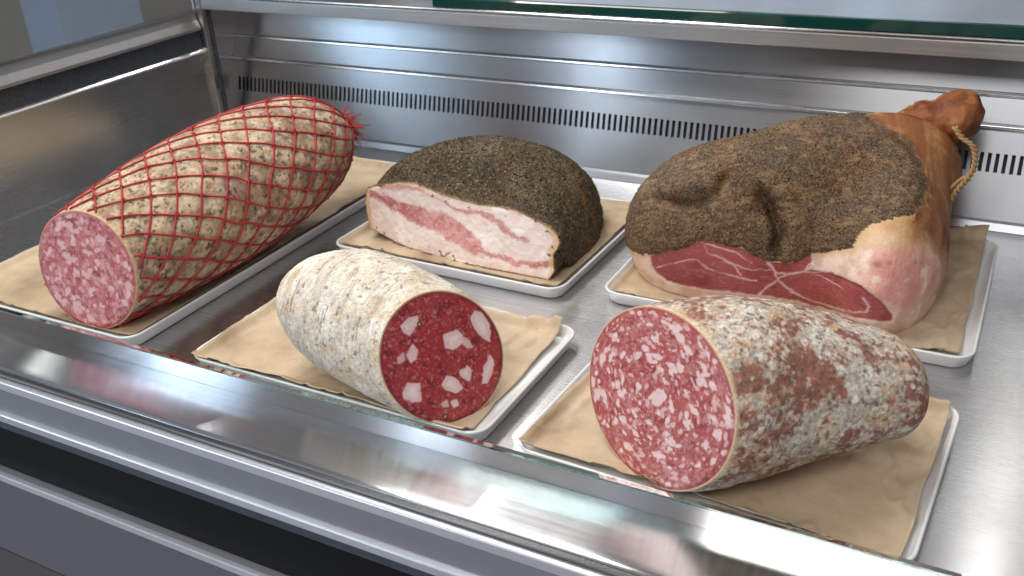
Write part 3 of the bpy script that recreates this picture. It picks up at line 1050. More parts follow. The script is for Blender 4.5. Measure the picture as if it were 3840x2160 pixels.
def col5(P, T, H):
    wp = P + 0.006 * np.column_stack([fbm(P, 60.0, 3, 101), fbm(P, 60.0, 3, 102), fbm(P, 60.0, 3, 103)])
    a = fbm(wp, 42.0, 3, 81)
    b = fbm(P, 120.0, 3, 87)
    e = fbm(P, 55.0, 3, 91)
    fz = fbm(P, 300.0, 3, 97)
    fz2 = fbm(P, 380.0, 2, 98)
    col = np.tile(lin(194, 184, 170), (len(P), 1))
    col = mixc(col, lin(220, 215, 206), sstep(-0.05, 0.36, b + 0.5 * fz))
    col = mixc(col, lin(164, 152, 138), sstep(0.0, 0.34, -b + 0.4 * fz2) * 0.7)
    col = mixc(col, lin(196, 158, 118), sstep(-0.02, 0.36, e + 0.4 * b + 0.5 * fz2) * 0.75)
    k = 0.85 * a + 0.45 * b + 0.55 * fz + 0.04 + 0.14 * (T - 0.3)
    col = mixc(col, lin(166, 124, 108), sstep(-0.08, 0.26, k) * 0.8)
    col = mixc(col, lin(138, 90, 76), sstep(0.10, 0.42, k) * 0.85)
    col = mixc(col, lin(218, 213, 202), sstep(0.16, 0.40, fbm(P, 200.0, 3, 95) + 0.3 * fz2) * sstep(0.45, 0.0, k) * 0.8)
    col = mixc(col, lin(96, 82, 72), sstep(0.26, 0.46, fbm(P, 260.0, 2, 99)) * 0.65)
    col = col * (1 + 0.34 * fbm(P, 430.0, 2, 107))[:, None]
    col = mixc(col, lin(226, 206, 172), sstep(0.030, 0.0, T) * 0.6)
    return col


salami_casing(S5, 'casing', n5, 330, 560, col5, 0.0024, seed=19)


def cut5(uv, Rr, H):
    P3 = np.column_stack([uv, np.zeros(len(uv))])
    pol = np.column_stack([Rr * S5.R0, 0.35 * H * S5.R0, 0.3 * np.cos(H) * S5.R0])      # grain runs round the slice
    t1 = fbm(pol, 300.0, 3, 41)
    t2 = fbm(pol + 3.0, 160.0, 3, 42)
    col = np.tile(lin(166, 74, 75), (len(uv), 1))
    col = mixc(col, lin(142, 54, 60), sstep(0.04, 0.36, fbm(P3, 150.0, 3, 43) + 0.4 * t2))
    col = mixc(col, lin(172, 88, 82), sstep(0.06, 0.4, fbm(P3, 200.0, 3, 48)))
    col = mixc(col, lin(190, 122, 120), sstep(0.10, 0.40, t1) * 0.5)
    col = mixc(col, lin(206, 152, 150), sstep(0.24, 0.46, t2 + 0.5 * fbm(P3, 420.0, 2, 44)) * 0.45)
    col = mixc(col, lin(198, 128, 122), fat_bits(uv, 1500, 0.080, 0.0005, 0.0016, 25, 0.75, 0.25) * 0.8)
    col = mixc(col, lin(216, 174, 172), fat_bits(uv, 330, 0.079, 0.0012, 0.0027, 24, 0.85, 0.18) * 0.88)
    col = mixc(col, lin(226, 196, 194), fat_bits(uv, 105, 0.077, 0.0021, 0.0042, 26, 0.9, 0.22) * 0.92)
    q = uv - np.array([-0.004, 0.002])
    sd = np.hypot(q[:, 0] * 1.25 + q[:, 1] * 0.25, q[:, 1] * 0.80) + 0.0034 * fbm(P3, 170.0, 3, 7)
    col = mixc(col, lin(222, 190, 188), sstep(0.0090, 0.0068, sd) * 0.95)
    col = mixc(col, lin(138, 40, 48), sstep(0.93, 0.98, Rr) * 0.5)
    return rim(col, Rr, lin(212, 174, 130), 0.978, 0.992)


disc(S5, 'cut_face', n5, cut5, 140, 480)

def grains(V, ok, n, smin, smax, seed, tones):
    """cracked pepper: n small skewed lumps seated on the surface points V[ok], as quads with colours"""
    g = np.random.default_rng(seed)
    idx = g.choice(np.nonzero(ok)[0], n)
    c = V[idx] + g.normal(0, 0.0004, (n, 3))
    s_ = smin + (smax - smin) * g.random(n) ** 2
    cube = np.array([(x, y, z) for x in (-1, 1) for y in (-1, 1) for z in (-1, 1)], float) * 0.5
    off = cube[None] * (0.55 + 0.6 * g.random((n, 8, 3))) * s_[:, None, None] * (0.6 + 0.8 * g.random((n, 1, 3)))
    a = g.random(n) * 6.28
    ca, sa = np.cos(a)[:, None], np.sin(a)[:, None]
    off = np.stack([off[..., 0] * ca - off[..., 1] * sa, off[..., 0] * sa + off[..., 1] * ca, off[..., 2]], -1)
    b = g.random(n) * 6.28
    cb, sb = np.cos(b)[:, None], np.sin(b)[:, None]
    off = np.stack([off[..., 0], off[..., 1] * cb - off[..., 2] * sb, off[..., 1] * sb + off[..., 2] * cb], -1)
    P = (c[:, None] + off).reshape(-1, 3)
    f = np.array([(0, 1, 3, 2), (4, 6, 7, 5), (0, 4, 5, 1), (2, 3, 7, 6), (0, 2, 6, 4), (1, 5, 7, 3)])
    F = (f[None] + 8 * np.arange(n)[:, None, None]).reshape(-1, 4)
    t = np.array([lin(*q) for q in tones])
    col = np.repeat(t[g.integers(0, len(t), n)] * (0.7 + 0.6 * g.random((n, 1))), 8, 0)
    return P, F, col


PEPPER = [(150, 128, 94), (128, 106, 78), (92, 76, 56), (60, 50, 42), (46, 40, 36), (170, 146, 106), (112, 78, 50)]

# ------------------------------------------------------------------ cured pork cheek: pepper crust with a cut front face
GA = np.array([-0.2511, 0.1423])
gaz = math.radians(-5.0)
gd = np.array([math.cos(gaz), math.sin(gaz)])
gn = np.array([-gd[1], gd[0]])
GF = np.array([[-0.2901, 0.0264], [-0.2926, 0.0425], [-0.2945, 0.0627], [-0.2872, 0.0863], [-0.2665, 0.0937], [-0.2316, 0.1044], [-0.2032, 0.108], [-0.1765, 0.1029], [-0.1546, 0.099], [-0.1328, 0.097], [-0.1006, 0.0952],
               [-0.0689, 0.098], [-0.0444, 0.0978], [-0.0285, 0.0934], [-0.0127, 0.089], [0.0028, 0.0847], [0.0142, 0.076], [0.0178, 0.0657], [0.0126, 0.0553], [0.0074, 0.0483], [0.0078, 0.0335], [0.0086, 0.0263], [0.0, 0.0115],
               [-0.0326, 0.0118], [-0.0746, 0.0125], [-0.1181, 0.0125], [-0.1635, 0.0120], [-0.194, 0.0118], [-0.2222, 0.0125], [-0.2436, 0.0145], [-0.2624, 0.0192], [-0.2817, 0.0238]])


def resample_closed(P, n, smooth=2):
    Q = np.vstack([P, P[:1]])
    L = np.r_[0, np.cumsum(np.linalg.norm(np.diff(Q, axis=0), axis=1))]
    s = np.linspace(0, L[-1], n, endpoint=False)
    R_ = np.column_stack([np.interp(s, L, Q[:, 0]), np.interp(s, L, Q[:, 1])])
    for _ in range(smooth):
        R_ = (np.roll(R_, 1, 0) + 2 * R_ + np.roll(R_, -1, 0)) / 4
    return R_


def g3(u, z, off):
    xy = GA + np.outer(u, gd) + np.outer(np.broadcast_to(off, np.shape(u)), gn)
    return np.column_stack([xy, z])


g0 = empty('cured_pork_cheek', (-0.40, 0.24, ZF))
tag(g0, 'pepper crusted slab of cured pork cheek, cut face showing white fat and pink lean', 'cured meat')
NB_ = 640
FB = resample_closed(GF, NB_, 6)
FB = FB + 0.0007 * np.column_stack([vnoise(np.column_stack([FB, np.zeros(NB_)]), 160.0, 3), vnoise(np.column_stack([FB, np.zeros(NB_)]), 160.0, 4)])
FB[:, 1] = np.maximum(FB[:, 1], ZF)
gc = np.array([-0.14, 0.055])
phi = np.arctan2((FB[:, 1] - gc[1]) / 0.046, (FB[:, 0] - gc[0]) / 0.153)
KO = [0, .04, .08, .12, .16, .20, .232]
KH = [.103, .128, .1435, .142, .121, .084, .012]
KL = [-.294, -.322, -.300, -.258, -.222, -.182, -.128]
KR = [.010, .006, .003, -.001, -.014, -.038, -.095]
offs = 0.232 * (np.linspace(0, 1, 230) ** 1.0)


def smooth_interp(x, xs, ys):
    xs, ys = np.array(xs), np.array(ys)
    m = np.gradient(ys, xs)
    i = np.clip(np.searchsorted(xs, x) - 1, 0, len(xs) - 2)
    h = xs[i + 1] - xs[i]
    t = (x - xs[i]) / h
    return (2 * t ** 3 - 3 * t ** 2 + 1) * ys[i] + (t ** 3 - 2 * t ** 2 + t) * h * m[i] + (-2 * t ** 3 + 3 * t ** 2) * ys[i + 1] + (t ** 3 - t ** 2) * h * m[i + 1]


rings = []
for o_ in offs:
    hh, l_, r_ = smooth_interp(o_, KO, KH), smooth_interp(o_, KO, KL), smooth_interp(o_, KO, KR)
    c_, w_ = (l_ + r_) / 2, (r_ - l_) / 2
    cs, sn = np.cos(phi), np.sin(phi)
    u = c_ + w_ * np.sign(cs) * np.abs(cs) ** 0.85
    z = np.where(sn > 0, ZF + 0.004 + (hh - ZF - 0.004) * np.abs(sn) ** 0.85, ZF)
    ub = c_ + w_ * np.sign(cs) * np.abs(cs) ** 0.6
    u = np.where(sn > 0, u, ub)
    b = float(sstep(0.0, 0.055, np.array([o_]))[0])
    uu, zz = FB[:, 0] * (1 - b) + u * b, FB[:, 1] * (1 - b) + z * b
    rings.append(g3(uu, zz, o_))
V = np.concatenate(rings)
O_ = np.repeat(offs, NB_)
cen = np.array([*(GA + gd * -0.14 + gn * 0.09), 0.05])
nv = V - cen
nv /= np.linalg.norm(nv, axis=1)[:, None]
V = V + nv * ((0.0018 * fbm(V, 20.0, 3, 5) + 0.0013 * fbm(V, 120.0, 3, 6)) * sstep(0.0, 0.02, O_) + 0.0008 * sstep(0.0, 0.004, O_))[:, None]
V[:, 2] = np.maximum(V[:, 2], ZF)
a = fbm(V, 26.0, 4, 7)
b = fbm(V, 70.0, 4, 8)
col = np.tile(lin(112, 97, 76), (len(V), 1))
col = mixc(col, lin(138, 122, 96), sstep(0.05, 0.4, a))
col = mixc(col, lin(84, 74, 62), sstep(0.05, 0.4, -a) * 0.75)
col = mixc(col, lin(112, 76, 50), sstep(0.12, 0.4, b) * 0.6)
# bare rind showing at the right shoulder
uq = (V[:, :2] - GA) @ gd
rimq = sstep(-0.055, -0.005, uq - 0.25 * (O_ - 0.06)) * sstep(0.055, 0.10, O_)
col = mixc(col, lin(176, 122, 66), rimq * sstep(-0.10, 0.30, fbm(V, 60.0, 3, 12)) * 0.85)
# fat showing along the cut edge
ragged = 0.005 + 0.004 * fbm(V, 120.0, 3, 14)
topedge = np.tile(FB[:, 1] > 0.06, len(offs))
col = mixc(col, lin(206, 166, 116), sstep(ragged, ragged - 0.004, O_) * np.where(topedge, 0.85, 0.4))
under = V[:, 2] < ZF + 0.0006
F = grid_faces(len(offs), NB_, False, True)
keep = ~under[F].all(1)
Fk = np.concatenate([F[keep]])
gp_, gf_, gcol = grains(V, (V[:, 2] > ZF + 0.004) & (O_ > 0.003) & (O_ < 0.225), 6500, 0.0008, 0.0021, 3, PEPPER)
mesh_obj('pepper_crust', np.vstack([V, gp_]), np.vstack([np.ascontiguousarray(Fk[:, ::-1]), gf_ + len(V)]), M['crust'], g0, col=np.vstack([col, gcol]))
# flat underside
m_ = len(offs)
# cut face
NR = 130
rho = np.linspace(0.003, 1, NR)
cc = np.array([-0.14, 0.055])
Q = (cc + (FB - cc)[None] * rho[:, None, None]).reshape(-1, 2)
Rr = np.repeat(rho, NB_)
P3 = np.column_stack([Q, np.zeros(len(Q))])
hgt = 0.0030 * fbm(P3, 14.0, 3, 2) + 0.0008 * fbm(P3, 120.0, 3, 4)
hgt *= sstep(1.0, 0.93, Rr)
hgt += 0.010 * sstep(-0.30, -0.12, Q[:, 0]) * sstep(0.02, -0.12, Q[:, 0]) * sstep(0.09, 0.012, Q[:, 1])   # belly of the cut bulges forward at the foot
sd_edge = -poly_sd(Q, GF)
Vf = g3(Q[:, 0], Q[:, 1], -hgt)
W = Q + 0.0055 * np.column_stack([fbm(P3, 60.0, 4, 21), fbm(P3, 60.0, 4, 22)]) + 0.002 * np.column_stack([fbm(P3, 350.0, 2, 23), fbm(P3, 350.0, 2, 24)])


def cv(u_):
    """crop pixels of the traced face to (u, z)"""
    return u_


colf = np.tile(lin(240, 222, 214), (len(Q), 1))
colf = mixc(colf, lin(248, 234, 226), sstep(0.0, 0.4, fbm(P3, 40.0, 3, 24)))
colf = mixc(colf, lin(236, 206, 198), sstep(0.1, 0.45, fbm(P3, 55.0, 3, 25)) * 0.6)
# main lean band, its dark left end, the upper and lower thin streaks (u, z, half width)
BAND = [((-0.278, 0.082), 0.0065), ((-0.262, 0.074), 0.0075), ((-0.235, 0.066), 0.0100), ((-0.205, 0.063), 0.0125), ((-0.170, 0.059), 0.0148), ((-0.140, 0.052), 0.0150), ((-0.118, 0.044), 0.0130), ((-0.106, 0.037), 0.0110)]


def band(W, pts):
    d = np.full(len(W), 1e9)
    for (a, ra), (b_, rb) in zip(pts[:-1], pts[1:]):
        a, b_ = np.array(a), np.array(b_)
        ab = b_ - a
        t = np.clip(((W - a) @ ab) / (ab @ ab), 0, 1)
        d = np.minimum(d, np.linalg.norm(W - a - t[:, None] * ab, axis=1) - (ra + (rb - ra) * t))
    return d


d1 = band(W, BAND)
grain = fbm(P3, 300.0, 3, 28)
lean = mixc(np.tile(lin(214, 152, 148), (len(Q), 1)), lin(196, 120, 118), sstep(0.0, 0.35, fbm(P3, 150.0, 3, 26)))
lean = mixc(lean, lin(168, 76, 78), sstep(-0.16, -0.24, Q[:, 0]) * 0.75)
lean = mixc(lean, lin(222, 168, 164), sstep(0.15, 0.4, grain) * 0.8)
colf = mixc(colf, lean, sstep(0.0024, -0.0042, d1) * 0.92)
UP = [((-0.196, 0.098), 0.0012), ((-0.165, 0.090), 0.0018), ((-0.135, 0.083), 0.0032), ((-0.105, 0.083), 0.0040), ((-0.080, 0.080), 0.0052), ((-0.062, 0.070), 0.0050), ((-0.050, 0.062), 0.0036), ((-0.030, 0.059), 0.0030)]
d2 = band(W, UP)
l2 = mixc(np.tile(lin(186, 96, 102), (len(Q), 1)), lin(214, 150, 148), sstep(0.05, 0.35, grain))
colf = mixc(colf, l2, sstep(0.0016, -0.0030, d2) * 0.72)
DN = [((-0.115, 0.036), 0.0022), ((-0.095, 0.034), 0.0038), ((-0.070, 0.031), 0.0040), ((-0.045, 0.026), 0.0042), ((-0.020, 0.030), 0.0046), ((0.004, 0.036), 0.0052)]
d3 = band(W, DN)
l3 = mixc(np.tile(lin(204, 124, 118), (len(Q), 1)), lin(180, 88, 82), sstep(-0.05, 0.01, Q[:, 0]))
l3 = mixc(l3, lin(224, 166, 158), sstep(0.1, 0.4, grain) * 0.8)
colf = mixc(colf, l3, sstep(0.0018, -0.0028, d3) * 0.85)
TOPP = [((-0.262, 0.090), 0.003), ((-0.225, 0.0985), 0.0035), ((-0.19, 0.100), 0.002)]
colf = mixc(colf, lin(204, 128, 112), sstep(0.002, -0.002, band(W, TOPP)) * 0.65)
# yellowed, dried margin
edge_w = 0.0030 + 0.006 * np.clip(fbm(P3, 45.0, 3, 29), -0.4, 1) + 0.006 * sstep(-0.02, 0.012, Q[:, 0]) + 0.010 * sstep(-0.275, -0.293, Q[:, 0])
colf = mixc(colf, lin(218, 178, 122), sstep(edge_w, edge_w - 0.004, sd_edge) * 0.75 * np.where(Q[:, 1] < 0.03, 0.6, 1.0))
colf = mixc(colf, lin(120, 86, 54), sstep(0.0018, 0.0004, sd_edge + 0.0008 * fbm(P3, 300.0, 2, 35)) * 0.85)
colf = mixc(colf, lin(70, 56, 44), sstep(0.50, 0.62, fbm(P3, 170.0, 2, 36)) * sstep(0.05, 0.02, np.minimum(sd_edge * 3, 0.06)) * 0.8)
Ff = grid_faces(NR, NB_, False, True)
Vf[:, 2] = np.maximum(Vf[:, 2], ZF)
mesh_obj('cut_face', Vf, Ff, M['fat'], g0, col=colf)

# ------------------------------------------------------------------ cured ham
HE = np.array([[-0.0285, 0.2461, 0.0672, 0.1498, 0.0893, 0.1172, 0.2484], [0.0998, 0.4101, 0.1081, 0.0834, 0.0741, 0.0710, 0.3937], [0.037, 0.335, 0.111, 0.115, 0.080, 0.077, 0.30], [0.1287, 0.2694, 0.0585, 0.0614, 0.1289, 0.0992, 0.031]])
H0 = np.array([0.02, 0.27, 0.08])
hw = np.array([0.1868, -0.9017, 0.3899])
h1 = np.array([0.9792, 0.2029, 0.0])
h2 = np.array([-0.0791, 0.3818, 0.9208])


def hsdf(P):
    d = None
    for e in HE:
        q = P - e[:3]
        c, s = math.cos(e[6]), math.sin(e[6])
        q = np.stack([q[:, 0] * c + q[:, 1] * s, -q[:, 0] * s + q[:, 1] * c, q[:, 2]], 1)
        k0 = np.linalg.norm(q / e[3:6], axis=1)
        k1 = np.linalg.norm(q / e[3:6] ** 2, axis=1)
        di = k0 * (k0 - 1) / np.maximum(k1, 1e-6)
        if d is None:
            d = di
        else:
            k = 0.05
            h = np.clip(0.5 + 0.5 * (di - d) / k, 0, 1)
            d = di * (1 - h) + d * h - k * h * (1 - h)
    return np.maximum(d, ZF - P[:, 2])


def cube_sphere(n):
    Vs, Fs, o = [], [], 0
    a = np.tan(np.linspace(-np.pi / 4, np.pi / 4, n))
    A, B = np.meshgrid(a, a, indexing='ij')
    A, B = A.ravel(), B.ravel()
    one = np.ones(len(A))
    for s, (x, y, z) in enumerate(((one, A, B), (-one, -A, B), (-A, one, B), (A, -one, B), (A, B, one), (-A, B, -one))):
        Vs.append(np.column_stack([x, y, z]))
        Fs.append(grid_faces(n, n) + o)
        o += n * n
    V = np.concatenate(Vs)
    F = np.concatenate(Fs)
    key = np.round(V, 6)
    _, first, inv = np.unique(key, axis=0, return_index=True, return_inverse=True)
    inv = inv.ravel()
    return V[first] / np.linalg.norm(V[first], axis=1)[:, None], inv[F]


D, HF = cube_sphere(190)
hc = np.array([0.03, 0.28, 0.075])
lo, hi = np.zeros(len(D)), np.zeros(len(D))
t = np.full(len(D), 0.02)
alive = np.ones(len(D), bool)
for _ in range(90):
    dd = hsdf(hc + D * t[:, None])
    t = np.where(alive, t + np.maximum(np.abs(dd) * 0.6, 0.0002) * np.where(dd < 0, 1, 0), t)
    alive &= dd < -0.0001
HV = hc + D * t[:, None]
# normals by finite differences
eps = 0.0015
hn = np.column_stack([hsdf(HV + np.eye(3)[k] * eps) - hsdf(HV - np.eye(3)[k] * eps) for k in range(3)])
hn /= np.linalg.norm(hn, axis=1)[:, None] + 1e-9
q = np.column_stack([(HV - H0) @ h1, (HV - H0) @ h2]) * 1000.0       # surface chart in mm
front = hn @ hw
P3 = HV
qw = q + 4.0 * np.column_stack([fbm(P3, 60.0, 3, 51), fbm(P3, 60.0, 3, 52)]) + 3.0 * np.column_stack([fbm(P3, 220.0, 3, 53), fbm(P3, 220.0, 3, 54)])
CRUST = [(-230, -30), (-198.9, -42.1), (-179.0, -47.6), (-164.4, -48.2), (-137.7, -41.2), (-120.2, -34.8), (-109.5, -25.5), (-79.4, -28.1), (-55.7, -32.4), (-34.2, -42.1), (-24.7, -46.4), (-4.2, -45.0), (8.9, -38.6), (17.5, -32.1),
         (39.7, -28.6), (58.1, -25.5), (60.5, -14.4), (65.0, -3.9), (74.6, 5.8), (86.7, 11.1), (103.5, 12.2), (121.2, 16.8), (130.7, 29.0), (135.3, 43.6), (132.9, 66.6), (126.6, 88.5), (109.1, 105.6), (89.7, 118.2), (73.1, 130.4),
         (60, 260), (-260, 260)]
RIND = [(73.1, 130.4), (89.7, 118.2), (109.1, 105.6), (126.6, 88.5), (132.9, 66.6), (135.3, 43.6), (130.7, 29.0), (121.2, 16.8), (114.8, 2.9), (122.0, -6.7), (134.1, -9.4), (146.6, -20.1), (155.8, -33.9), (165.3, -51.7),
        (152.8, -66.8), (240, -80), (240, 260), (60, 260)]
RED = [(-164.4, -48.7), (-137.7, -40.7), (-120.2, -34.8), (-109.5, -26.2), (-79.4, -28.1), (-55.6, -32.8), (-34.2, -42.3), (-24.7, -46.9), (-4.2, -45.5), (17.6, -33.2), (19.4, -41.5), (14.7, -52.7), (28.5, -53.0), (39.6, -51.5), (50.3, -54.7),
       (71.2, -62.8), (91.1, -75.5), (105.1, -91.0), (105.0, -97.1), (96.4, -98.9), (75.1, -97.7), (55.0, -97.2), (32.9, -95.3), (8.7, -89.2), (-26.7, -85.7), (-62.3, -84.3), (-98.9, -83.7), (-124.3, -82.0), (-142.9, -78.9), (-156.3, -69.9), (-163.1, -58.9)]
SEAMS = [([(-100.6, -33.3), (-95.3, -41.4), (-78.3, -46.2), (-63.8, -52.3), (-47.1, -57.2), (-24.1, -54.7)], 0.9), ([(-100.8, -55.4), (-87.2, -61.7), (-72.7, -64.2), (-58.3, -68.0), (-39.4, -68.9)], 1.0),
         ([(-156.1, -63.3), (-137.3, -57.5), (-119.5, -50.9), (-107.1, -49.8), (-100.8, -55.4), (-95.7, -60.0)], 0.8), ([(-27.0, -47.1), (-19.4, -56.3), (-15.3, -65.8), (-25.1, -74.1), (-35.0, -85.1)], 2.0),
         ([(-15.3, -65.8), (-1.6, -77.4), (22.8, -88.9), (44.8, -93.6), (64.4, -93.0), (76.4, -91.3), (80.7, -84.7), (72.4, -75.3)], 1.6), ([(-19.3, -57.5), (-3.1, -58.8), (12.6, -54.1), (18.5, -44.0), (19.5, -34.3)], 1.6),
         ([(-15.3, -64.6), (-5.4, -59.0), (17.2, -54.3), (35.3, -52.4)], 1.3), ([(24.3, -57.0), (38.5, -61.9), (49.4, -66.9)], 0.7), ([(-78.3, -46.2), (-66.1, -52.5), (-56.1, -64.0)], 0.8), ([(-108.2, -27.8), (-88.6, -32.4), (-64.6, -37.8), (-45.3, -48.5)], 0.8)]
sd_c = poly_sd(qw, CRUST)
sd_r = poly_sd(q + 0.5 * (qw - q), RIND)
sd_red = poly_sd(q + 0.35 * (qw - q), RED)
is_front = front > -0.12
crust_m = (sd_c < 0) & is_front
rind_m = ((sd_r < 0) & ~crust_m) | (~is_front)
# relief: hip bone knob, hollow beside it, deep crease, folds; the cut sits a little below the crust
g = lambda c, rx, ry, rot=0.0: np.exp(-((((q[:, 0] - c[0]) * math.cos(rot) + (q[:, 1] - c[1]) * math.sin(rot)) / rx) ** 2 + ((-(q[:, 0] - c[0]) * math.sin(rot) + (q[:, 1] - c[1]) * math.cos(rot)) / ry) ** 2))
h = 0.0
h = h + 0.011 * g((-122, 32), 31, 12.0, 0.18)
h = h - 0.010 * np.exp(-(seg_dist(q, [(-156, 18), (-131, 12), (-107, 16), (-88, 28), (-84, 44)]) / 6.0) ** 2)
dcr = seg_dist(q + 5 * np.column_stack([fbm(P3, 55.0, 3, 84), fbm(P3, 55.0, 3, 85)]), [(-39.9, 30.1), (-27.6, 19.1), (-20.6, 3.1), (-16.8, -15.4), (-18.6, -36.9)])
h = h - 0.021 * np.exp(-(dcr / 7.0) ** 2) * sstep(-45, -25, q[:, 1]) - 0.006 * g((-32, 14), 16, 14)
h = h + 0.003 * np.exp(-(seg_dist(q, [(-87, 58), (-57, 40), (-35, 38), (-10, 34)]) / 9.0) ** 2)
h = h - 0.0022 * np.exp(-(seg_dist(q, [(-6.9, 41.6), (43.6, 35.7), (86.4, 28.3), (121.1, 25.9)]) / 5.0) ** 2)
h = h - 0.0018 * np.exp(-(seg_dist(q, [(18.5, 65.3), (69.4, 65.7), (104.0, 53.1), (128.7, 40.6)]) / 5.0) ** 2)
h = h - 0.003 * np.exp(-(seg_dist(q, [(20, -5), (5, 12), (0, 24)]) / 6.0) ** 2)
crm = sstep(2.0, -6.0, sd_c) * is_front
h = h * sstep(4.0, -4.0, sd_c) * is_front
h = h + (0.0010 * fbm(P3, 26.0, 3, 55) + 0.0011 * fbm(P3, 90.0, 4, 56)) * crm + 0.0022 * crm * sstep(2.0, 14.0, sd_r)
h = h - 0.0020 * sstep(2.0, -3.0, sd_red) * is_front + 0.0010 * fbm(P3, 30.0, 3, 57)
HV2 = HV + hn * np.where(HV[:, 2] < ZF + 0.002, 0, h)[:, None]
HV2[:, 2] = np.maximum(HV2[:, 2], ZF)

ham = empty('cured_ham', (0.02, 0.30, ZF))
tag(ham, 'whole cured ham with dark peppery crust, red cut face and orange brown shank', 'ham')
# crust colour
fib = fbm(np.column_stack([q[:, 0] * 0.35 + 0.25 * q[:, 1], q[:, 1] * 1.2 - 0.2 * q[:, 0], 0 * q[:, 0]]) * 0.001, 260.0, 4, 60)
a, b, c = fbm(P3, 30.0, 4, 61), fbm(P3, 75.0, 4, 62), fbm(P3 * np.array([1, 1, 1.6]), 18.0, 3, 63)
colc = np.tile(lin(98, 74, 53), (len(HV), 1))
colc = mixc(colc, lin(138, 108, 74), sstep(0.02, 0.32, c + 0.5 * fib))
colc = mixc(colc, lin(84, 70, 58), sstep(0.0, 0.32, a + 0.3 * fib) * 0.75)
colc = mixc(colc, lin(106, 66, 40), sstep(0.02, 0.36, -a) * 0.8)
colc = mixc(colc, lin(152, 124, 92), sstep(0.16, 0.42, b + 0.3 * fib) * 0.6)
colc = mixc(colc, lin(92, 64, 43), sstep(30, -20, q[:, 1]) * 0.55)
colc = mixc(colc, lin(52, 44, 38), np.exp(-(seg_dist(q, [(124, 88), (132, 60), (133, 40), (120, 20), (92, 14)]) / 9.0) ** 2) * 0.75 * sstep(-0.3, 0.2, b))
colc = mixc(colc, lin(106, 84, 63), np.full(len(HV), 0.20))
colc = colc * (1 + 0.42 * fib + 0.40 * fbm(P3, 420.0, 2, 59))[:, None]
# cut colour: fat ground, red muscles, seams
colf = np.tile(lin(216, 182, 162), (len(HV), 1))
colf = mixc(colf, lin(236, 208, 192), sstep(0.0, 0.4, fbm(P3, 40.0, 3, 64)))
pk = g((110, -48), 42, 36, 0.4)
colf = mixc(colf, lin(222, 152, 142), sstep(0.15, 0.7, pk) * 0.75)
colf = mixc(colf, lin(206, 128, 122), sstep(0.25, 0.5, fbm(P3, 110.0, 3, 65)) * sstep(0.2, 0.7, pk) * 0.7)
mo = fbm(P3, 60.0, 4, 58)
colf = mixc(colf, lin(212, 140, 128), sstep(0.0, 0.30, mo) * sstep(0.10, 0.55, pk) * 0.7)
colf = mixc(colf, lin(240, 216, 196), sstep(0.08, 0.34, -mo) * 0.8)
colf = mixc(colf, lin(214, 178, 128), sstep(-34, 2, q[:, 1] + 14 * mo) * 0.85)
colf = mixc(colf, lin(178, 128, 76), sstep(-12, 14, q[:, 1] + 14 * mo) * 0.6)
colf = mixc(colf, lin(206, 168, 118), np.exp(-(np.maximum(sd_c, 0) / 5.0) ** 2) * 0.75)
colf = mixc(colf, lin(150, 62, 66), g((84, -38), 5, 4) * 0.8 + g((95, -35), 3, 2) * 0.5)
redc = np.tile(lin(172, 74, 72), (len(HV), 1))
redc = mixc(redc, lin(152, 54, 58), sstep(0.0, 0.4, fbm(P3, 34.0, 3, 66)))
redc = mixc(redc, lin(176, 86, 82), sstep(0.02, 0.4, fbm(P3 * np.array([1, 1, 2.4]), 80.0, 4, 67)) * 0.75)
redc = mixc(redc, lin(196, 116, 110), sstep(0.24, 0.46, fbm(P3 * np.array([0.6, 1, 2.4]), 260.0, 3, 80)) * 0.5)
redc = mixc(redc, lin(120, 34, 44), sstep(-60, -140, q[:, 0]) * 0.3 + np.exp(-(np.minimum(sd_red, 0) / 2.2) ** 2) * 0.35)
qs = q + 1.6 * np.column_stack([fbm(P3, 160.0, 3, 68), fbm(P3, 160.0, 3, 69)])
for pts, wd in SEAMS:
    ds = seg_dist(qs, pts) + 0.9 * np.clip(fbm(P3, 50.0, 2, 74) + 0.15, 0, 1)
    redc = mixc(redc, lin(196, 116, 110), sstep(wd * 1.5 + 1.6, wd * 0.4, ds) * 0.45)
    redc = mixc(redc, lin(234, 196, 188), sstep(wd * 0.75 + 0.5, wd * 0.25, ds) * 0.85)
redc = mixc(redc, lin(196, 112, 108), sstep(0.42, 0.56, fbm(P3, 170.0, 3, 70)) * 0.6)
redc = mixc(redc, (redc @ np.array([0.4, 0.4, 0.2]))[:, None] * np.array([1.06, 0.98, 0.95]), np.full(len(HV), 0.12))
colf = mixc(colf, redc, sstep(0.9, -0.9, sd_red))
colf = mixc(colf, lin(226, 160, 108), sstep(-150, -185, q[:, 0]) * 0.35)
# rind colour
colr = np.tile(lin(152, 96, 54), (len(HV), 1))
colr = mixc(colr, lin(184, 128, 78), sstep(0.0, 0.4, fbm(P3, 40.0, 4, 72)))
colr = mixc(colr, lin(116, 58, 30), sstep(0.05, 0.4, fbm(P3, 28.0, 4, 73)) * 0.75)
colr = mixc(colr, lin(206, 158, 112), sstep(0, -75, q[:, 1]) * 0.75)
colr = mixc(colr, lin(196, 150, 100), np.exp(-(np.abs(q[:, 0] - 150) / 8.0) ** 2) * 0.35 * sstep(20, 60, q[:, 1]))
colr = mixc(colr, lin(104, 64, 40), np.exp(-(np.maximum(sd_c, 0) / 7.0) ** 2) * sstep(-0.25, 0.25, fbm(P3, 120.0, 3, 75)) * 0.75)
colr = mixc(colr, lin(214, 170, 122), sstep(-40, -90, q[:, 0]) * sstep(60, 0, q[:, 1]) * 0.7)
bl = sstep(-9, 7, sd_c + 10 * fbm(P3, 70.0, 4, 76)) * sstep(10, -2, sd_r)      # crust thins out into the skin
colc = mixc(colc, colr, bl)
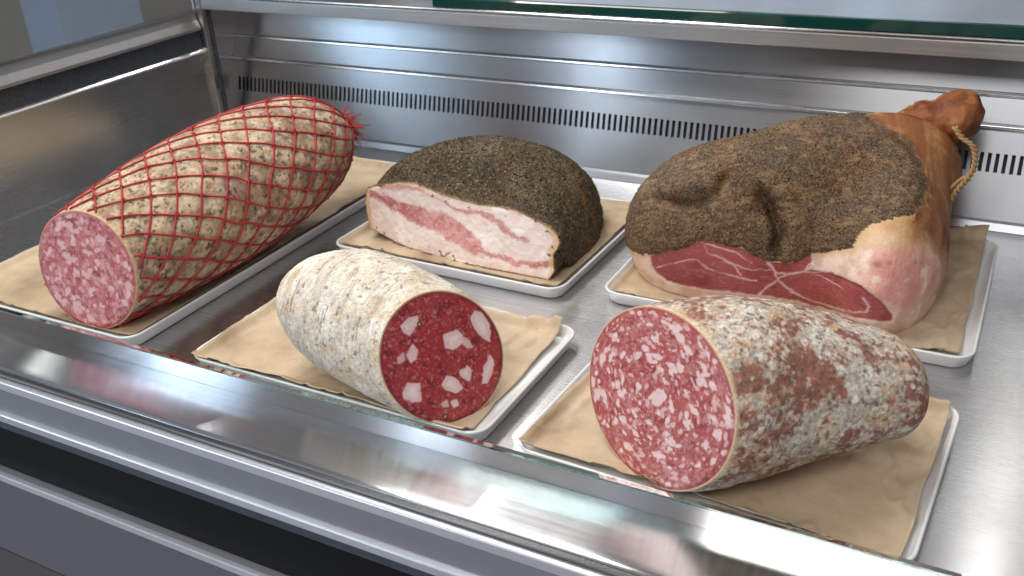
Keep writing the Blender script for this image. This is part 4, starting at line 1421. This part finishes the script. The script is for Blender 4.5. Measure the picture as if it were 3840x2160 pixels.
colr = mixc(mixc(colr, lin(100, 78, 56), 0.8 * sstep(9, -3, sd_c + 12 * fbm(P3, 70.0, 4, 76)) * sstep(-0.1, 0.3, fbm(P3, 150.0, 3, 77) + 0.2)), colr, sstep(4, 14, sd_c))
nz = fbm(P3, 60.0, 4, 78)
colf = mixc(colf, lin(188, 128, 82), sstep(10, -2, sd_r + 9 * nz) * 0.85)
colr = mixc(colr, lin(204, 156, 116), sstep(-12, 2, sd_r + 9 * nz) * sstep(16, 2, q[:, 1]) * 0.85)
fs = fbm(np.column_stack([q[:, 0] * 1.5, q[:, 1] * 0.25, 0 * q[:, 0]]) * 0.001, 120.0, 4, 79)
colr = mixc(colr, lin(200, 152, 104), sstep(0.05, 0.45, fs) * 0.28)
colr = mixc(colr, lin(118, 64, 36), sstep(0.05, 0.45, -fs) * 0.3)
fc = crust_m[HF].mean(1) >= 0.5
fr = ~fc & (rind_m[HF].mean(1) >= 0.5)
fx = ~fc & ~fr


def submesh(name, mask, mat, colr_):
    F_ = HF[mask]
    used, inv = np.unique(F_, return_inverse=True)
    return mesh_obj(name, HV2[used], inv.reshape(-1, 4), mat, ham, col=colr_[used])


gp_, gf_, gcol = grains(HV2, crust_m & (sd_c < -2) & (HV2[:, 2] > 0.03), 5000, 0.0006, 0.0015, 4, PEPPER)
cu, ci = np.unique(HF[fc], return_inverse=True)
mesh_obj('crust', np.vstack([HV2[cu], gp_]), np.vstack([ci.reshape(-1, 4), gf_ + len(cu)]), M['hamcrust'], ham, col=np.vstack([colc[cu], gcol]))
submesh('cut_face', fx, M['hamcut'], colf)
submesh('rind', fr, M['rind'], colr)


def lathe_tube(path, rad, m, seed, lump):
    path = np.asarray(path, float)
    L = np.r_[0, np.cumsum(np.linalg.norm(np.diff(path, axis=0), axis=1))]
    s = np.linspace(0, L[-1], 90)
    pp = np.column_stack([smooth_interp(s, L, path[:, k]) for k in range(3)])
    rr = smooth_interp(s, L, np.array(rad))
    rr = np.maximum(rr, 0.0006)
    V, F = tube(pp, rr, m)
    ax = np.repeat(pp, m, 0)
    nn = V - ax
    nn /= np.linalg.norm(nn, axis=1)[:, None]
    V = V + nn * (lump * fbm(V, 34.0, 3, seed) + 0.3 * lump * fbm(V, 120.0, 3, seed + 1))[:, None]
    return V, F


V, F = lathe_tube([(0.075, 0.440, 0.112), (0.096, 0.448, 0.137), (0.120, 0.455, 0.153), (0.142, 0.460, 0.163), (0.160, 0.462, 0.166), (0.176, 0.463, 0.161), (0.189, 0.463, 0.152)],
                  [0.036, 0.031, 0.0265, 0.0285, 0.034, 0.031, 0.002], 72, 81, 0.008)
cs = np.tile(lin(144, 84, 44), (len(V), 1))
cs = mixc(cs, lin(178, 116, 64), sstep(0.0, 0.35, fbm(V, 45.0, 4, 82)))
cs = mixc(cs, lin(104, 50, 26), sstep(0.02, 0.3, fbm(V, 38.0, 4, 83)) * 0.85)
cs = mixc(cs, lin(84, 40, 24), sstep(0.172, 0.188, V[:, 0]) * 0.5)
mesh_obj('shank', V, [tuple(int(i) for i in f_) for f_ in F], M['rind'], ham, col=cs)

# rope loop hanging from the shank: two twisted strands
ctrl = np.array([(0.170, 0.352, 0.190), (0.181, 0.350, 0.1780), (0.1905, 0.350, 0.1725), (0.1965, 0.350, 0.1600), (0.1970, 0.350, 0.1450), (0.1925, 0.350, 0.1310), (0.1855, 0.350, 0.1190), (0.1800, 0.348, 0.1075), (0.1760, 0.345, 0.0960)])
L = np.r_[0, np.cumsum(np.linalg.norm(np.diff(ctrl, axis=0), axis=1))]
s = np.linspace(0, L[-1], 160)
pp = np.column_stack([smooth_interp(s, L, ctrl[:, k]) for k in range(3)])
rope = []
for ph in (0, np.pi):
    a = s / 0.012 * 2 * np.pi + ph
    off = np.column_stack([np.cos(a) * 0.0017, np.sin(a) * 0.0017, 0.3 * np.sin(a) * 0.0017])
    rope.append(tube(pp + off, 0.0021, 7))
ctrl2 = np.array([(0.1930, 0.351, 0.1330), (0.1860, 0.352, 0.1290), (0.1800, 0.352, 0.1220), (0.1750, 0.350, 0.1160)])
L2 = np.r_[0, np.cumsum(np.linalg.norm(np.diff(ctrl2, axis=0), axis=1))]
s2 = np.linspace(0, L2[-1], 50)
p2 = np.column_stack([smooth_interp(s2, L2, ctrl2[:, k]) for k in range(3)])
rope.append(tube(p2, 0.0022, 7))
v, f = join(rope)
mesh_obj('twine', v, f, M['twine'], ham)
